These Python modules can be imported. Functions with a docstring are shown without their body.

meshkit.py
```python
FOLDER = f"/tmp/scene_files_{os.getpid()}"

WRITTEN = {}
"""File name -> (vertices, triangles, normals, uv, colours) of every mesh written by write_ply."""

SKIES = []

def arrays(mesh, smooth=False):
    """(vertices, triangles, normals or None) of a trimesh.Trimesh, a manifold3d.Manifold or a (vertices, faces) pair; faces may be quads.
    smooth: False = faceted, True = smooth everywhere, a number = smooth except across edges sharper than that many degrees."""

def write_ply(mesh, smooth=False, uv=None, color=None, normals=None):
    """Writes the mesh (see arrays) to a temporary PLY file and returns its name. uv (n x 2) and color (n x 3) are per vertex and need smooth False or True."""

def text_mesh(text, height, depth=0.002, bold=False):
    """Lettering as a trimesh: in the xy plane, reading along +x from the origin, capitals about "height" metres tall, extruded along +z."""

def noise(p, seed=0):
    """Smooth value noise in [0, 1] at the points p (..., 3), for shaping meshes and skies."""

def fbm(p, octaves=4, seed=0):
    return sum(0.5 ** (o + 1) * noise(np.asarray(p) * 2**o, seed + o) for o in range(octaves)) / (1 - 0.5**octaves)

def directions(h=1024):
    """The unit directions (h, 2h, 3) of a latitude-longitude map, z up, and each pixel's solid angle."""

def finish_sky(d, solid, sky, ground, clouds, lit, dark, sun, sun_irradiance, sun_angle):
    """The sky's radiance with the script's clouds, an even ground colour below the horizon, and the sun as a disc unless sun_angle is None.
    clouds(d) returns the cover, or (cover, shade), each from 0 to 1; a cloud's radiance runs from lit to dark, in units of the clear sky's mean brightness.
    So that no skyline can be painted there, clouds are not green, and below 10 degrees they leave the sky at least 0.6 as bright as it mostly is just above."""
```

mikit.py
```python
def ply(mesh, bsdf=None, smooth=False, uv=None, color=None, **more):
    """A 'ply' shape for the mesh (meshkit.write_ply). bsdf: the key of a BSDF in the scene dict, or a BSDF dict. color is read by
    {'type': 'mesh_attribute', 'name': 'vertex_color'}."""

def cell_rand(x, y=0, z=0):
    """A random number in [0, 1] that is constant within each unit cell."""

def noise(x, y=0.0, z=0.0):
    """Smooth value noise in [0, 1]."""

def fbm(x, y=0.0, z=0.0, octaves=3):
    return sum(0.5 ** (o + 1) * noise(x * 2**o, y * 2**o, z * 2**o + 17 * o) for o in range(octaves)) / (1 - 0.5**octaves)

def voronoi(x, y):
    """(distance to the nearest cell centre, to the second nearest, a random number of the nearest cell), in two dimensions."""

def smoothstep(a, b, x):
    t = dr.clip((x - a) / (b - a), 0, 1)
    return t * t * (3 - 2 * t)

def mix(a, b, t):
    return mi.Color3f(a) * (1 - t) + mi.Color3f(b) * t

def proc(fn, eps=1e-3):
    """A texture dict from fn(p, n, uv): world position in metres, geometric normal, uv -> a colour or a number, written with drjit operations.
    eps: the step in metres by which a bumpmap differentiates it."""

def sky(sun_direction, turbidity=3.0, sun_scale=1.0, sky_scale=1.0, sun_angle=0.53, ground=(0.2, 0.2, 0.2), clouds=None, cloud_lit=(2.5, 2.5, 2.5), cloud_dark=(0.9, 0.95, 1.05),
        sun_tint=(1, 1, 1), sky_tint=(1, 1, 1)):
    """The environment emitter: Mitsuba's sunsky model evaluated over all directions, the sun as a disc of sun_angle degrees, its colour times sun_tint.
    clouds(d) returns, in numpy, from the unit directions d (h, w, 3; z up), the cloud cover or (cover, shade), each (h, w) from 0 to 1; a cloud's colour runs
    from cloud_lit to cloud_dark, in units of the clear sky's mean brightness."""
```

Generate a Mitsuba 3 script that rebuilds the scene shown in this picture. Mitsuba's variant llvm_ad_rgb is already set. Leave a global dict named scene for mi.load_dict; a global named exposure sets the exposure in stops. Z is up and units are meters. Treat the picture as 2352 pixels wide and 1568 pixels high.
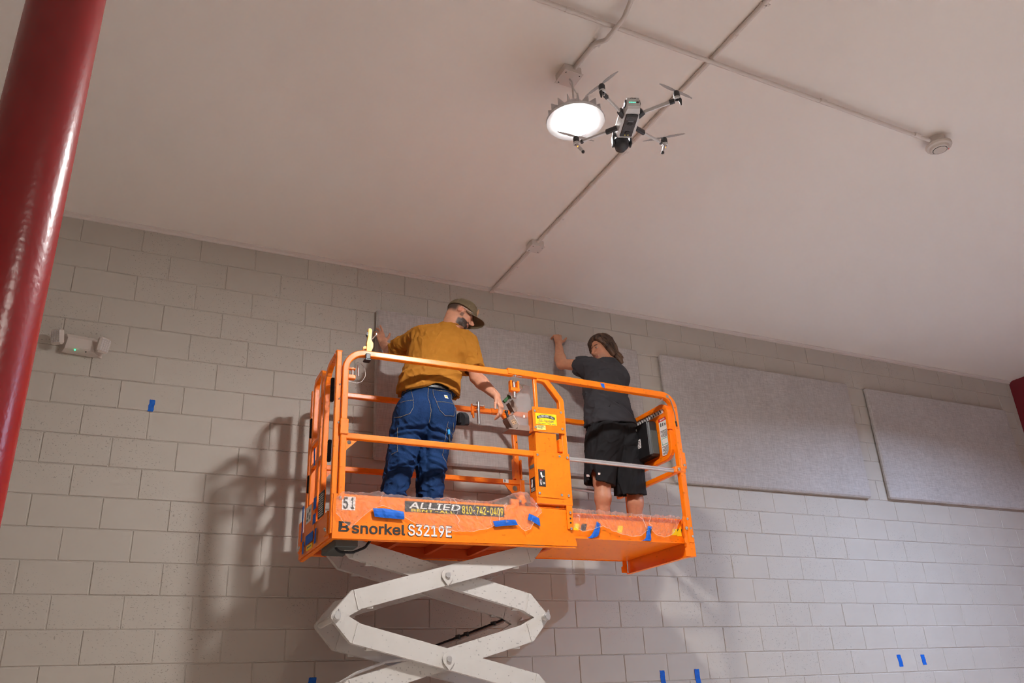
import math, random
import numpy as np, trimesh, manifold3d as m3, mitsuba as mi, mikit, meshkit
import drjit as dr
from shapely.geometry import Polygon, Point
from scipy.spatial import cKDTree

T = mi.ScalarTransform4f
rng = np.random.default_rng(7)
random.seed(7)
scene, labels = {}, {}

# ------------------------------------------------------------------ camera, lights, exposure
CAM = np.array([0.4168, -5.9372, 1.6609])
FWD = np.array([0.41296572, 0.81587098, 0.40473924])
DOWN = np.array([0.13748974, 0.38346223, -0.91326518])
scene['camera'] = {'type': 'perspective', 'fov_axis': 'x', 'fov': 2 * math.degrees(math.atan(1176 / 1918.5)),
                   'near_clip': 0.05, 'far_clip': 100.0,
                   'to_world': T().look_at(origin=CAM.tolist(), target=(CAM + FWD).tolist(), up=(-DOWN).tolist())}
exposure = 0.1


def rgb(*c):
    return {'type': 'rgb', 'value': list(map(float, c))}


def spot(key, pos, target, inten, beam, cut):
    scene[key] = {'type': 'spot', 'to_world': T().look_at(origin=list(pos), target=list(target), up=[0.13, 0.2, 0.9]),
                  'intensity': rgb(*inten), 'beam_width': beam, 'cutoff_angle': cut}


LAMP = (2.53, -2.70, 4.70)                    # the hanging lamp in the photo
LAMP_RADIANCE = (900, 885, 865)
# outside the frame: the next hanging lamp to the right, and unseen rear lamps
spot('lamp_light_right', (7.53, -2.70, 4.70), (7.53, -2.701, 0), (44, 56, 78), 30, 80)
spot('unseen_lamp_rear', (2.53, -7.70, 4.70), (2.53, -7.701, 0), (44, 42, 38), 40, 76)  # unseen rear lamp, placed so light bounced off the floor reaches the ceiling
spot('unseen_lamp_rear_right', (7.53, -7.70, 4.70), (7.53, -7.701, 0), (40, 37, 33), 40, 76)  # unseen as well, brightens the floor at the rear right for bounced light

# ------------------------------------------------------------------ materials


def mat(name, base, rough=0.5, metal=0.0, spec=0.5, bump=None, bump_scale=0.001, eps=1e-3, **kw):
    b = base if isinstance(base, dict) else (mikit.proc(base) if callable(base) else rgb(*base))
    d = {'type': 'principled', 'base_color': b, 'roughness': rough, 'metallic': metal, 'specular': spec, **kw}
    if bump is not None:
        d = {'type': 'bumpmap', 'arbitrary': mikit.proc(bump, eps), 'scale': bump_scale, 'bsdf': d}
    scene[name] = {'type': 'twosided', 'bsdf': d}
    return name


N, F3, SS, MIX = mikit.noise, mikit.fbm, mikit.smoothstep, mikit.mix
VC = {'type': 'mesh_attribute', 'name': 'vertex_color'}


def wall_col(p, n, uv):
    big = F3(p.x * 0.9, p.z * 0.9, 3.0, octaves=3)
    pore = SS(0.86, 0.90, N(p.x * 150, p.z * 190, p.y * 40)) * SS(0.44, 0.66, F3(p.x * 2.1, p.z * 2.1, 9.0, octaves=2))
    return MIX((.40, .362, .318), (.455, .415, .37), big) * (1 - 0.35 * pore)


def wall_bump(p, n, uv):
    return F3(p.x * 90, p.z * 90, p.y * 90, octaves=2) - 0.7 * SS(0.84, 0.90, N(p.x * 150, p.z * 190, p.y * 40))


def weave(p, n, uv):
    a = N(p.x * 300, p.z * 22, 1.0)
    b = N(p.x * 22, p.z * 300, 5.0)
    c = F3(p.x * 3, p.z * 3, 2.0, octaves=2)
    return MIX((.315, .287, .272), (.475, .44, .425), 0.5 * a + 0.5 * b) * (0.94 + 0.12 * c)


mat('m_wall', wall_col, .55, spec=.35, bump=wall_bump, bump_scale=.0004, eps=1.5e-3)
mat('m_mortar', (.385, .35, .31), .7, spec=.3)
mat('m_ceiling', lambda p, n, uv: MIX((.71, .66, .62), (.75, .70, .66), F3(p.x * .6, p.y * .6, 1.0, octaves=3)), .6, spec=.3)
mat('m_trim', (.60, .54, .51), .5)
mat('m_floor', lambda p, n, uv: MIX((.62, .57, .51), (.68, .62, .56), F3(p.x * .8, p.y * .8, 0.0, octaves=3)), .5)
mat('m_otherwall', (.45, .41, .37), .6)
mat('m_redwall', (.16, .008, .016), .5)
mat('m_red', lambda p, n, uv: MIX((.215, .003, .006), (.25, .004, .008), N(p.x * 30, p.y * 30, p.z * 12)), .28, spec=.6,
    bump=lambda p, n, uv: F3(p.x * 90, p.y * 90, p.z * 60, octaves=2), bump_scale=.0008)
mat('m_fabric', weave, .9, spec=.15, bump=lambda p, n, uv: N(p.x * 300, p.z * 22, 1.0) + N(p.x * 22, p.z * 300, 5.0), bump_scale=.0005)
mat('m_orange', lambda p, n, uv: MIX((.86, .178, .002), (.90, .203, .003), F3(p.x * 7, p.y * 7, p.z * 7, octaves=2)) * (1 - .25 * SS(.83, .88, N(p.x * 55, p.y * 55, p.z * 55))),
    .34, spec=.5, clearcoat=.25, clearcoat_gloss=.85)
mat('m_deckpaint', (.55, .075, .006), .5)
mat('m_steel', (.62, .62, .63), .28, metal=1.0)
mat('m_zinc', (.66, .65, .64), .42, metal=.9)
mat('m_cream', lambda p, n, uv: MIX((.46, .435, .405), (.51, .485, .455), F3(p.x * 6, p.y * 6, p.z * 6, octaves=3)) * (1 - .3 * SS(.84, .88, N(p.x * 80, p.y * 80, p.z * 80))), .38, spec=.5)
mat('m_black', (.012, .012, .013), .4)
mat('m_rubber', (.02, .02, .022), .8, spec=.2)
mat('m_darkgrey', (.06, .065, .06), .6)
mat('m_tape', lambda p, n, uv: MIX((.005, .075, .40), (.012, .13, .55), F3(p.x * 40, p.y * 40, p.z * 40, octaves=2)), .6, spec=.3)
mat('m_white', (.78, .76, .74), .5)
mat('m_decalwhite', (.74, .72, .70), .45)
mat('m_decalblack', (.018, .017, .018), .45)
mat('m_decalgrey', (.10, .10, .10), .5)
mat('m_decalred', (.55, .02, .02), .45)
mat('m_decalgreen', (.12, .40, .28), .45)
mat('m_yellow', (.90, .62, .012), .4)
mat('m_paleyellow', (.72, .66, .16), .5)
mat('m_clampyellow', (.92, .50, .008), .35)
mat('m_brown', (.19, .135, .11), .45)
mat('m_label_brown', (.42, .25, .14), .6)
mat('m_skin', VC, .48, spec=.4)
mat('m_shirt', lambda p, n, uv: MIX((.275, .108, .013), (.325, .132, .019), F3(p.x * 26, p.y * 26, p.z * 26, octaves=3)), .9, spec=.12, sheen=.3,
    bump=lambda p, n, uv: F3(p.x * 420, p.y * 420, p.z * 420, octaves=2), bump_scale=.0005)
mat('m_tee', lambda p, n, uv: MIX((.030, .029, .033), (.040, .039, .043), F3(p.x * 20, p.y * 20, p.z * 20, octaves=3)), .88, spec=.15, sheen=.5,
    bump=lambda p, n, uv: F3(p.x * 420, p.y * 420, p.z * 420, octaves=2), bump_scale=.0005)
mat('m_shorts', (.012, .012, .0135), .85, spec=.18, sheen=.3)


def denim(p, n, uv):
    tw = N((p.x + p.z) * 420, (p.y) * 300, (p.x - p.z) * 60)
    wash = F3(p.x * 9, p.y * 9, p.z * 6, octaves=3)
    return MIX((.003, .012, .046), (.012, .042, .13), 0.45 * tw + 0.55 * wash)


mat('m_denim', denim, .85, spec=.15, sheen=.3, bump=lambda p, n, uv: N((p.x + p.z) * 420, p.y * 300, (p.x - p.z) * 60), bump_scale=.0006)
mat('m_stitch', (.26, .20, .12), .8)
mat('m_cap', lambda p, n, uv: MIX((.085, .062, .036), (.135, .10, .06), N(p.x * 520, p.y * 520, p.z * 520)), .9, spec=.1)
mat('m_capdark', (.045, .032, .022), .9, spec=.1)
mat('m_hair', VC, .5, spec=.35)
mat('m_boot', (.06, .035, .02), .6)
mat('m_dronewhite', (.62, .62, .64), .4)
mat('m_dronedark', (.035, .037, .042), .45)
mat('m_dronegrey', (.13, .14, .16), .45)
mat('m_blade', (.36, .34, .34), .5)
mat('m_emlight', (.50, .44, .40), .45)
mat('m_prism', (.50, .47, .46), .15, spec=.8)
mat('m_blue', (.02, .28, .62), .4)
mat('m_greenplastic', (.05, .50, .15), .4)
mat('m_darkgreen', (.015, .07, .02), .4)
scene['m_clear'] = {'type': 'blendbsdf', 'weight': .10, 'a': {'type': 'thindielectric'},
                    'b': {'type': 'principledthin', 'base_color': rgb(.9, .88, .88), 'diff_trans': 0.9, 'roughness': .25}}
scene['m_film'] = {'type': 'blendbsdf', 'weight': .10, 'a': {'type': 'thindielectric', 'int_ior': 1.5},
                   'b': {'type': 'principledthin', 'base_color': rgb(.95, .92, .90), 'diff_trans': .8, 'roughness': .2}}
scene['m_crease'] = {'type': 'blendbsdf', 'weight': .26, 'a': {'type': 'thindielectric', 'int_ior': 1.5},
                     'b': {'type': 'principledthin', 'base_color': rgb(.97, .96, .95), 'diff_trans': .6, 'roughness': .15}}
scene['m_lens'] = {'type': 'thindielectric'}

# ------------------------------------------------------------------ helpers
ORDER = {}


def numbered(key):
    n = ORDER.get(key, 0)
    ORDER[key] = n + 1
    return key if n == 0 else f'{key}_{n:03d}'


def put(key, mesh, m, smooth=30, label=None, cat=None, group=None, kind=None, **kw):
    """One entry of the scene; key is the full plain name (numbered if taken)."""
    key = numbered(key)
    scene[key] = mikit.ply(mesh, m, smooth=smooth, **kw)
    tag(key, label, cat, group, kind)
    return key


def tag(key, label=None, cat=None, group=None, kind=None):
    d = {k: v for k, v in (('label', label), ('category', cat), ('group', group), ('kind', kind)) if v}
    if d:
        labels[key] = d


def thing(name, label, cat, group=None):
    key = numbered(name)
    tag(key, label, cat, group)
    return key


def part(parent, name, mesh, m, smooth=30, label=None, kind=None, **kw):
    return put(f'{parent}__{name}', mesh, m, smooth, label=label, kind=kind, **kw)


def cat_(*ms):
    return trimesh.util.concatenate([tri(m) for m in ms])


def tri(m):
    if hasattr(m, 'to_mesh'):
        q = m.to_mesh()
        return trimesh.Trimesh(q.vert_properties[:, :3], q.tri_verts, process=False)
    return m


def box(x0, x1, y0, y1, z0, z1, b=0.0):
    if b <= 0:
        return trimesh.creation.box(bounds=[[x0, y0, z0], [x1, y1, z1]])
    b = min(b, .49 * (x1 - x0), .49 * (y1 - y0), .49 * (z1 - z0))
    P = []
    for x, sx in ((x0, 1), (x1, -1)):
        for y, sy in ((y0, 1), (y1, -1)):
            for z, sz in ((z0, 1), (z1, -1)):
                P += [(x, y + sy * b, z + sz * b), (x + sx * b, y, z + sz * b), (x + sx * b, y + sy * b, z)]
    return tri(m3.Manifold.hull_points(np.array(P)))


def frame(o, x, y, z=None):
    x, y = np.array(x, float), np.array(y, float)
    M = np.eye(4)
    M[:3, 0], M[:3, 1], M[:3, 2], M[:3, 3] = x, y, np.cross(x, y) if z is None else z, o
    return M


def moved(mesh, M):
    m = tri(mesh).copy()
    m.apply_transform(M)
    return m


def extr(poly, depth, o, x, y):
    """Polygon (list of points or shapely) extruded by depth along x cross y from the plane through o."""
    g = poly if hasattr(poly, 'exterior') else Polygon(poly)
    return moved(trimesh.creation.extrude_polygon(g, depth, engine='earcut'), frame(o, x, y))


def front(poly, depth, y):
    """A plate parallel to the block wall: polygon in (x, z), its near face at y."""
    return extr(poly, depth, (0, y + depth, 0), (1, 0, 0), (0, 0, 1))


def fillet(pts, r, n=7):
    pts = [np.array(p, float) for p in pts]
    out = [pts[0]]
    for i in range(1, len(pts) - 1):
        a, p, b = pts[i - 1], pts[i], pts[i + 1]
        u, v = (a - p) / np.linalg.norm(a - p), (b - p) / np.linalg.norm(b - p)
        ang = math.acos(np.clip(u @ v, -1, 1))
        t = min(r / math.tan(ang / 2), .49 * np.linalg.norm(a - p), .49 * np.linalg.norm(b - p))
        rr = t * math.tan(ang / 2)
        c = p + (u + v) / np.linalg.norm(u + v) * rr / math.sin(ang / 2)
        s, e = p + u * t - c, p + v * t - c
        om = math.acos(np.clip(s @ e / (rr * rr), -1, 1))
        if not (om > 1e-3 and t > 1e-5):
            out.append(p)
            continue
        for k in range(n + 1):
            w = k / n
            out.append(c + (math.sin((1 - w) * om) * s + math.sin(w * om) * e) / max(math.sin(om), 1e-9))
    out.append(pts[-1])
    out = np.array(out)
    keep = np.r_[True, np.linalg.norm(np.diff(out, axis=0), axis=1) > 1e-6]
    return out[keep]


def sweep(path, prof, up, closed=False):
    """Profile (n,2) in (side, up) coordinates swept along the path."""
    path, prof, up = np.asarray(path, float), np.asarray(prof, float), np.asarray(up, float)
    n, k = len(path), len(prof)
    nxt, prv = np.roll(path, -1, 0) - path, path - np.roll(path, 1, 0)
    if not closed:
        nxt[-1], prv[0] = prv[-1], nxt[0]
    nxt /= np.linalg.norm(nxt, axis=1, keepdims=True)
    prv /= np.linalg.norm(prv, axis=1, keepdims=True)
    t = nxt + prv
    t /= np.linalg.norm(t, axis=1, keepdims=True)
    sc = 1 / np.clip((t * nxt).sum(1), .5, 1)
    side = np.cross(t, up)
    side /= np.linalg.norm(side, axis=1, keepdims=True)
    u2 = np.cross(side, t)
    V = path[:, None] + prof[None, :, :1] * side[:, None] * sc[:, None, None] + prof[None, :, 1:] * u2[:, None]
    Fs = []
    for i in range(n if closed else n - 1):
        a, b = i * k, ((i + 1) % n) * k
        for j in range(k):
            j2 = (j + 1) % k
            Fs += [(a + j, b + j2, b + j), (a + j, a + j2, b + j2)]
    if not closed:
        for j in range(1, k - 1):
            Fs += [(0, j + 1, j), ((n - 1) * k, (n - 1) * k + j, (n - 1) * k + j + 1)]
    m = trimesh.Trimesh(V.reshape(-1, 3), Fs, process=False)
    if m.volume < 0:
        m.invert()
    return m


def rsq(w, h=None, r=.006):
    h = h or w
    a, b = w / 2, h / 2
    P = []
    for cx, cy, t0 in ((a - r, b - r, 0), (-a + r, b - r, 90), (-a + r, -b + r, 180), (a - r, -b + r, 270)):
        for t in (0, 45, 90):
            P.append((cx + r * math.cos(math.radians(t0 + t)), cy + r * math.sin(math.radians(t0 + t))))
    return np.array(P)


def circ(r, n=12):
    t = np.arange(n) * 2 * np.pi / n
    return np.c_[r * np.cos(t), r * np.sin(t)]


def sqtube(pts, s=.038, up=(0, 1, 0), r=0.0, closed=False, n=7):
    return sweep(fillet(pts, r, n) if r else np.array(pts, float), rsq(s), up, closed)


def rtube(pts, r, up=None, fil=0.0, n=10, closed=False):
    p = fillet(pts, fil) if fil else np.array(pts, float)
    if up is None:
        d = p[-1] - p[0]
        up = (0, 0, 1) if abs(d[2]) < .8 * np.linalg.norm(d) + 1e-9 else (0, 1, 0)
    return sweep(p, circ(r, n), up, closed)


def cyl(p0, p1, r, r1=None, n=20):
    p0, p1 = np.array(p0, float), np.array(p1, float)
    L = np.linalg.norm(p1 - p0)
    m = tri(m3.Manifold.cylinder(L, r, r if r1 is None else r1, n))
    z = (p1 - p0) / L
    x = np.cross(z, [0, 0, 1] if abs(z[2]) < .9 else [1, 0, 0])
    x /= np.linalg.norm(x)
    return moved(m, frame(p0, x, np.cross(z, x), z))


def lathe(prof, o, axis=(0, 0, 1), n=40):
    """prof: (radius, height) pairs from bottom to top, revolved about axis through o."""
    m = trimesh.creation.revolve(np.array(prof, float), sections=n)
    z = np.array(axis, float) / np.linalg.norm(axis)
    x = np.cross(z, [0, 0, 1] if abs(z[2]) < .9 else [1, 0, 0])
    x /= np.linalg.norm(x)
    m = moved(m, frame(o, x, np.cross(z, x), z))
    if m.volume < 0:
        m.invert()
    return m


def sph(c, r, n=2):
    m = trimesh.creation.icosphere(subdivisions=n, radius=1)
    m.apply_scale(np.ones(3) * np.array(r, float))
    m.apply_translation(c)
    return m


def text(s, h, o, x, y, depth=.0012, bold=True, slant=0.0, wide=1.0):
    m = meshkit.text_mesh(s, h, depth, bold)
    S = np.eye(4)
    S[0, 0], S[0, 1] = wide, slant
    m.apply_transform(S)
    x, y = np.array(x, float), np.array(y, float)
    return moved(m, frame(o, x / np.linalg.norm(x), y / np.linalg.norm(y)))


XD, ZD = (1, 0, 0), (0, 0, 1)


def fit_text(s, x0, x1, z0, z1, y, depth=.0012, bold=True, slant=0.0, o=None, xd=XD, yd=ZD):
    """Lettering filling the rectangle x0..x1, z0..z1 (capital height) on the plane y facing the room."""
    m = meshkit.text_mesh(s, 1.0, depth, bold)
    w = m.bounds[1][0] - m.bounds[0][0]
    S = np.eye(4)
    S[0, 0], S[1, 1] = (x1 - x0) / w, (z1 - z0)
    S[0, 3] = -m.bounds[0][0] * (x1 - x0) / w
    S[0, 1] = slant * (z1 - z0)
    m.apply_transform(S)
    return moved(m, frame((x0, y, z0) if o is None else o, xd, yd))


def bolt(parent, p, r=.009, axis=(0, -1, 0), m='m_steel'):
    a = np.array(axis, float)
    return part(parent, 'bolt', lathe([(0, 0), (r, 0), (r * .95, r * .35), (r * .6, r * .7), (0, r * .8)], p, a, 12), m, smooth=50)


# ------------------------------------------------------------------ implicit surfaces for bodies, clothes and hair


class Soft:
    def __init__(s, lo, hi, h):
        s.lo, s.h = np.array(lo, float), h
        s.n = np.ceil((np.array(hi, float) - s.lo) / h).astype(int) + 1
        s.d = np.full(s.n, .08, np.float32)

    def _win(s, lo, hi):
        a = np.clip(np.floor((np.array(lo) - s.lo) / s.h).astype(int), 0, s.n - 1)
        b = np.clip(np.ceil((np.array(hi) - s.lo) / s.h).astype(int) + 1, 1, s.n)
        sl = tuple(slice(x, max(y, x + 1)) for x, y in zip(a, b))
        g = np.meshgrid(*[s.lo[i] + s.h * np.arange(sl[i].start, sl[i].stop) for i in range(3)], indexing='ij', sparse=True)
        return sl, g

    def blend(s, sl, e, k, op):
        d = s.d[sl]
        e = e.astype(np.float32)
        if op == 'u':
            hh = np.maximum(k - np.abs(d - e), 0) / max(k, 1e-6)
            s.d[sl] = np.minimum(d, e) - hh * hh * k / 4
        else:
            e = -e
            hh = np.maximum(k - np.abs(d - e), 0) / max(k, 1e-6)
            s.d[sl] = np.maximum(d, e) + hh * hh * k / 4

    def cap(s, a, b, ra, rb=None, k=.02, flat=None, op='u'):
        a, b = np.array(a, float), np.array(b, float)
        rb = ra if rb is None else rb
        R = max(ra, rb) + .045 + k
        sl, g = s._win(np.minimum(a, b) - R, np.maximum(a, b) + R)
        px, py, pz = [g[i] - a[i] for i in range(3)]
        ab = b - a
        L2 = max(ab @ ab, 1e-12)
        if flat is not None:
            e, sc = np.array(flat[0], float), flat[1]
            e = e / np.linalg.norm(e)
            c = (px * e[0] + py * e[1] + pz * e[2]) * (1 / sc - 1)
            px, py, pz = px + c * e[0], py + c * e[1], pz + c * e[2]
            ab = ab + e * (ab @ e) * (1 / sc - 1)
            L2 = max(ab @ ab, 1e-12)
        t = np.clip((px * ab[0] + py * ab[1] + pz * ab[2]) / L2, 0, 1)
        q = np.sqrt((px - t * ab[0]) ** 2 + (py - t * ab[1]) ** 2 + (pz - t * ab[2]) ** 2)
        s.blend(sl, q - (ra + t * (rb - ra)), k, op)

    def ell(s, c, r, M=None, k=.02, op='u'):
        c, r = np.array(c, float), np.array(r, float)
        R = max(r) + .045 + k
        sl, g = s._win(c - R, c + R)
        p = [g[i] - c[i] for i in range(3)]
        M = np.eye(3) if M is None else M          # columns: the ellipsoid's axes
        q = [p[0] * M[0, j] + p[1] * M[1, j] + p[2] * M[2, j] for j in range(3)]
        k0 = np.sqrt(sum((q[j] / r[j]) ** 2 for j in range(3)))
        k1 = np.sqrt(sum((q[j] / r[j] ** 2) ** 2 for j in range(3))) + 1e-9
        s.blend(sl, k0 * (k0 - 1) / k1, k, op)

    def cut(s, f):
        """Keep where f(x, y, z) < 0."""
        g = np.meshgrid(*[s.lo[i] + s.h * np.arange(s.n[i]) for i in range(3)], indexing='ij', sparse=True)
        s.d = np.maximum(s.d, f(*g).astype(np.float32))

    def wrinkle(s, f, band=.03):
        i = np.argwhere(np.abs(s.d) < band)
        s.d[tuple(i.T)] += f(s.lo + i * s.h).astype(np.float32)

    def front(s, x, z):
        """y of the surface seen from the room (from -y) at each (x, z)."""
        out = []
        for a, b in zip(np.ravel(x), np.ravel(z)):
            i, k = int(round((a - s.lo[0]) / s.h)), int(round((b - s.lo[2]) / s.h))
            col = s.d[min(max(i, 0), s.n[0] - 1), :, min(max(k, 0), s.n[2] - 1)]
            w = np.argmax(col < 0)
            y = s.lo[1] + s.h * (w - (col[w] / (col[w] - col[w - 1]) if w > 0 else 0)) if col[w] < 0 else np.nan
            out.append(y)
        return np.array(out)

    def mesh(s):
        d = s.d
        neg = d < 0
        c = np.zeros(np.array(d.shape) - 1, np.uint8)
        for i in (0, 1):
            for j in (0, 1):
                for k in (0, 1):
                    c += neg[i:d.shape[0] - 1 + i, j:d.shape[1] - 1 + j, k:d.shape[2] - 1 + k]
        act = (c > 0) & (c < 8)
        ijk = np.argwhere(act)
        idx = np.full(c.shape, -1, np.int32)
        idx[tuple(ijk.T)] = np.arange(len(ijk))
        acc, cnt = np.zeros((len(ijk), 3)), np.zeros(len(ijk))
        corner = [np.array(x) for x in np.ndindex(2, 2, 2)]
        for a in corner:
            for ax in range(3):
                if a[ax] == 0:
                    b = a.copy()
                    b[ax] = 1
                    da, db = d[tuple((ijk + a).T)], d[tuple((ijk + b).T)]
                    m = (da < 0) != (db < 0)
                    t = np.where(m, da / np.where(m, da - db, 1), 0)
                    acc += np.where(m[:, None], a + t[:, None] * (b - a), 0)
                    cnt += m
        V = s.lo + (ijk + acc / cnt[:, None]) * s.h
        Q = []
        for ax in range(3):
            b, c_ = (ax + 1) % 3, (ax + 2) % 3
            sl0 = [slice(1, -1)] * 3
            sl0[ax] = slice(0, -1)
            sl1 = list(sl0)
            sl1[ax] = slice(1, None)
            n0, n1 = neg[tuple(sl0)], neg[tuple(sl1)]
            e = np.argwhere(n0 != n1)
            if not len(e):
                continue
            flip = n0[tuple(e.T)]
            off = np.ones(3, int)
            off[ax] = 0
            e = e + off
            def cell(db, dc):
                q = e.copy()
                q[:, b] -= db
                q[:, c_] -= dc
                return idx[tuple(q.T)]
            q = np.stack([cell(1, 1), cell(0, 1), cell(0, 0), cell(1, 0)], 1)
            q[~flip] = q[~flip][:, ::-1]
            Q.append(q)
        Q = np.vstack(Q)
        Q = Q[(Q >= 0).all(1)]
        m = trimesh.Trimesh(V, np.vstack([Q[:, [0, 1, 2]], Q[:, [0, 2, 3]]]), process=False)
        if m.volume < 0:
            m.invert()
        return m


def unit(v):
    v = np.array(v, float)
    return v / np.linalg.norm(v)


def fold_noise(P, ax, sx, amp, seed, ridged=True):
    """Fabric folds: noise stretched along the direction ax."""
    a = unit(ax)
    b = unit(np.cross(a, [0.3, 1, 0.2]))
    c = np.cross(a, b)
    q = np.stack([P @ a * sx[0], P @ b * sx[1], P @ c * sx[1]], -1)
    q = q + 0.8 * (meshkit.fbm(q * .7, 2, seed + 31)[..., None] - .5)
    n = meshkit.fbm(q, 2, seed)
    return amp * ((1 - 2 * np.abs(n - .5) * 2.2) if ridged else (n - .5) * 2)


def hand(s, wrist, tip, back, thumb_side, curl, spread=.9, size=1.0, k=.006, thumb=(.55, .85, .1), per=None):
    """A palm, four jointed fingers of different lengths and a thumb from the palm's side. curl: bend in degrees per joint."""
    w, D = np.array(wrist, float), unit(tip)
    B = unit(np.array(back) - D * (np.array(back) @ D))
    S = np.cross(D, B)
    if S @ np.array(thumb_side) < 0:
        S = -S
    z = size
    # across the palm, index to little: offset, knuckle distance, phalanges, radii
    fing = [(.030, .094, (.046, .027, .022), .0092), (.0095, .097, (.050, .031, .023), .0095), (-.0115, .092, (.046, .029, .022), .009), (-.031, .083, (.036, .022, .019), .008)]
    for i, (o, L, ph, r) in enumerate(fing):
        K = w + D * L * z + S * o * z * spread
        s.cap(w + S * o * .55 * z + D * .012 * z, K, .0155 * z, .0118 * z, k=.012, flat=(B, .85))
        cu = per[i] if per else (curl if hasattr(curl, '__len__') else (curl, curl, curl * .7))
        p, ang = K, 0.0
        fan = S * (o * (spread - .55) * 5.5)
        for j in range(3):
            ang += math.radians(cu[j])
            dirv = unit(D * math.cos(ang) - B * math.sin(ang) + fan * max(0, math.cos(ang)))
            q = p + dirv * ph[j] * z
            s.cap(p, q, r * z * (1.0 - .07 * j), r * z * (.92 - .07 * j), k=k * .7)
            p = q
    b = w + D * .026 * z + S * .022 * z
    s.cap(w + D * .01 * z + S * .01 * z, b + D * .012 * z + S * .008 * z, .018 * z, .016 * z, k=.012)
    t1 = unit(D * thumb[0] + S * thumb[1] - B * thumb[2])
    m1 = b + t1 * .042 * z
    s.cap(b, m1, .0135 * z, .0105 * z, k=.01)
    t2 = unit(t1 * 1.0 + D * .55 - B * .12)
    m2 = m1 + t2 * .030 * z
    s.cap(m1, m2, .0102 * z, .0095 * z, k=.004)
    s.cap(m2, m2 + unit(t2 + D * .2) * .022 * z, .0095 * z, .0078 * z, k=.004)

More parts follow.
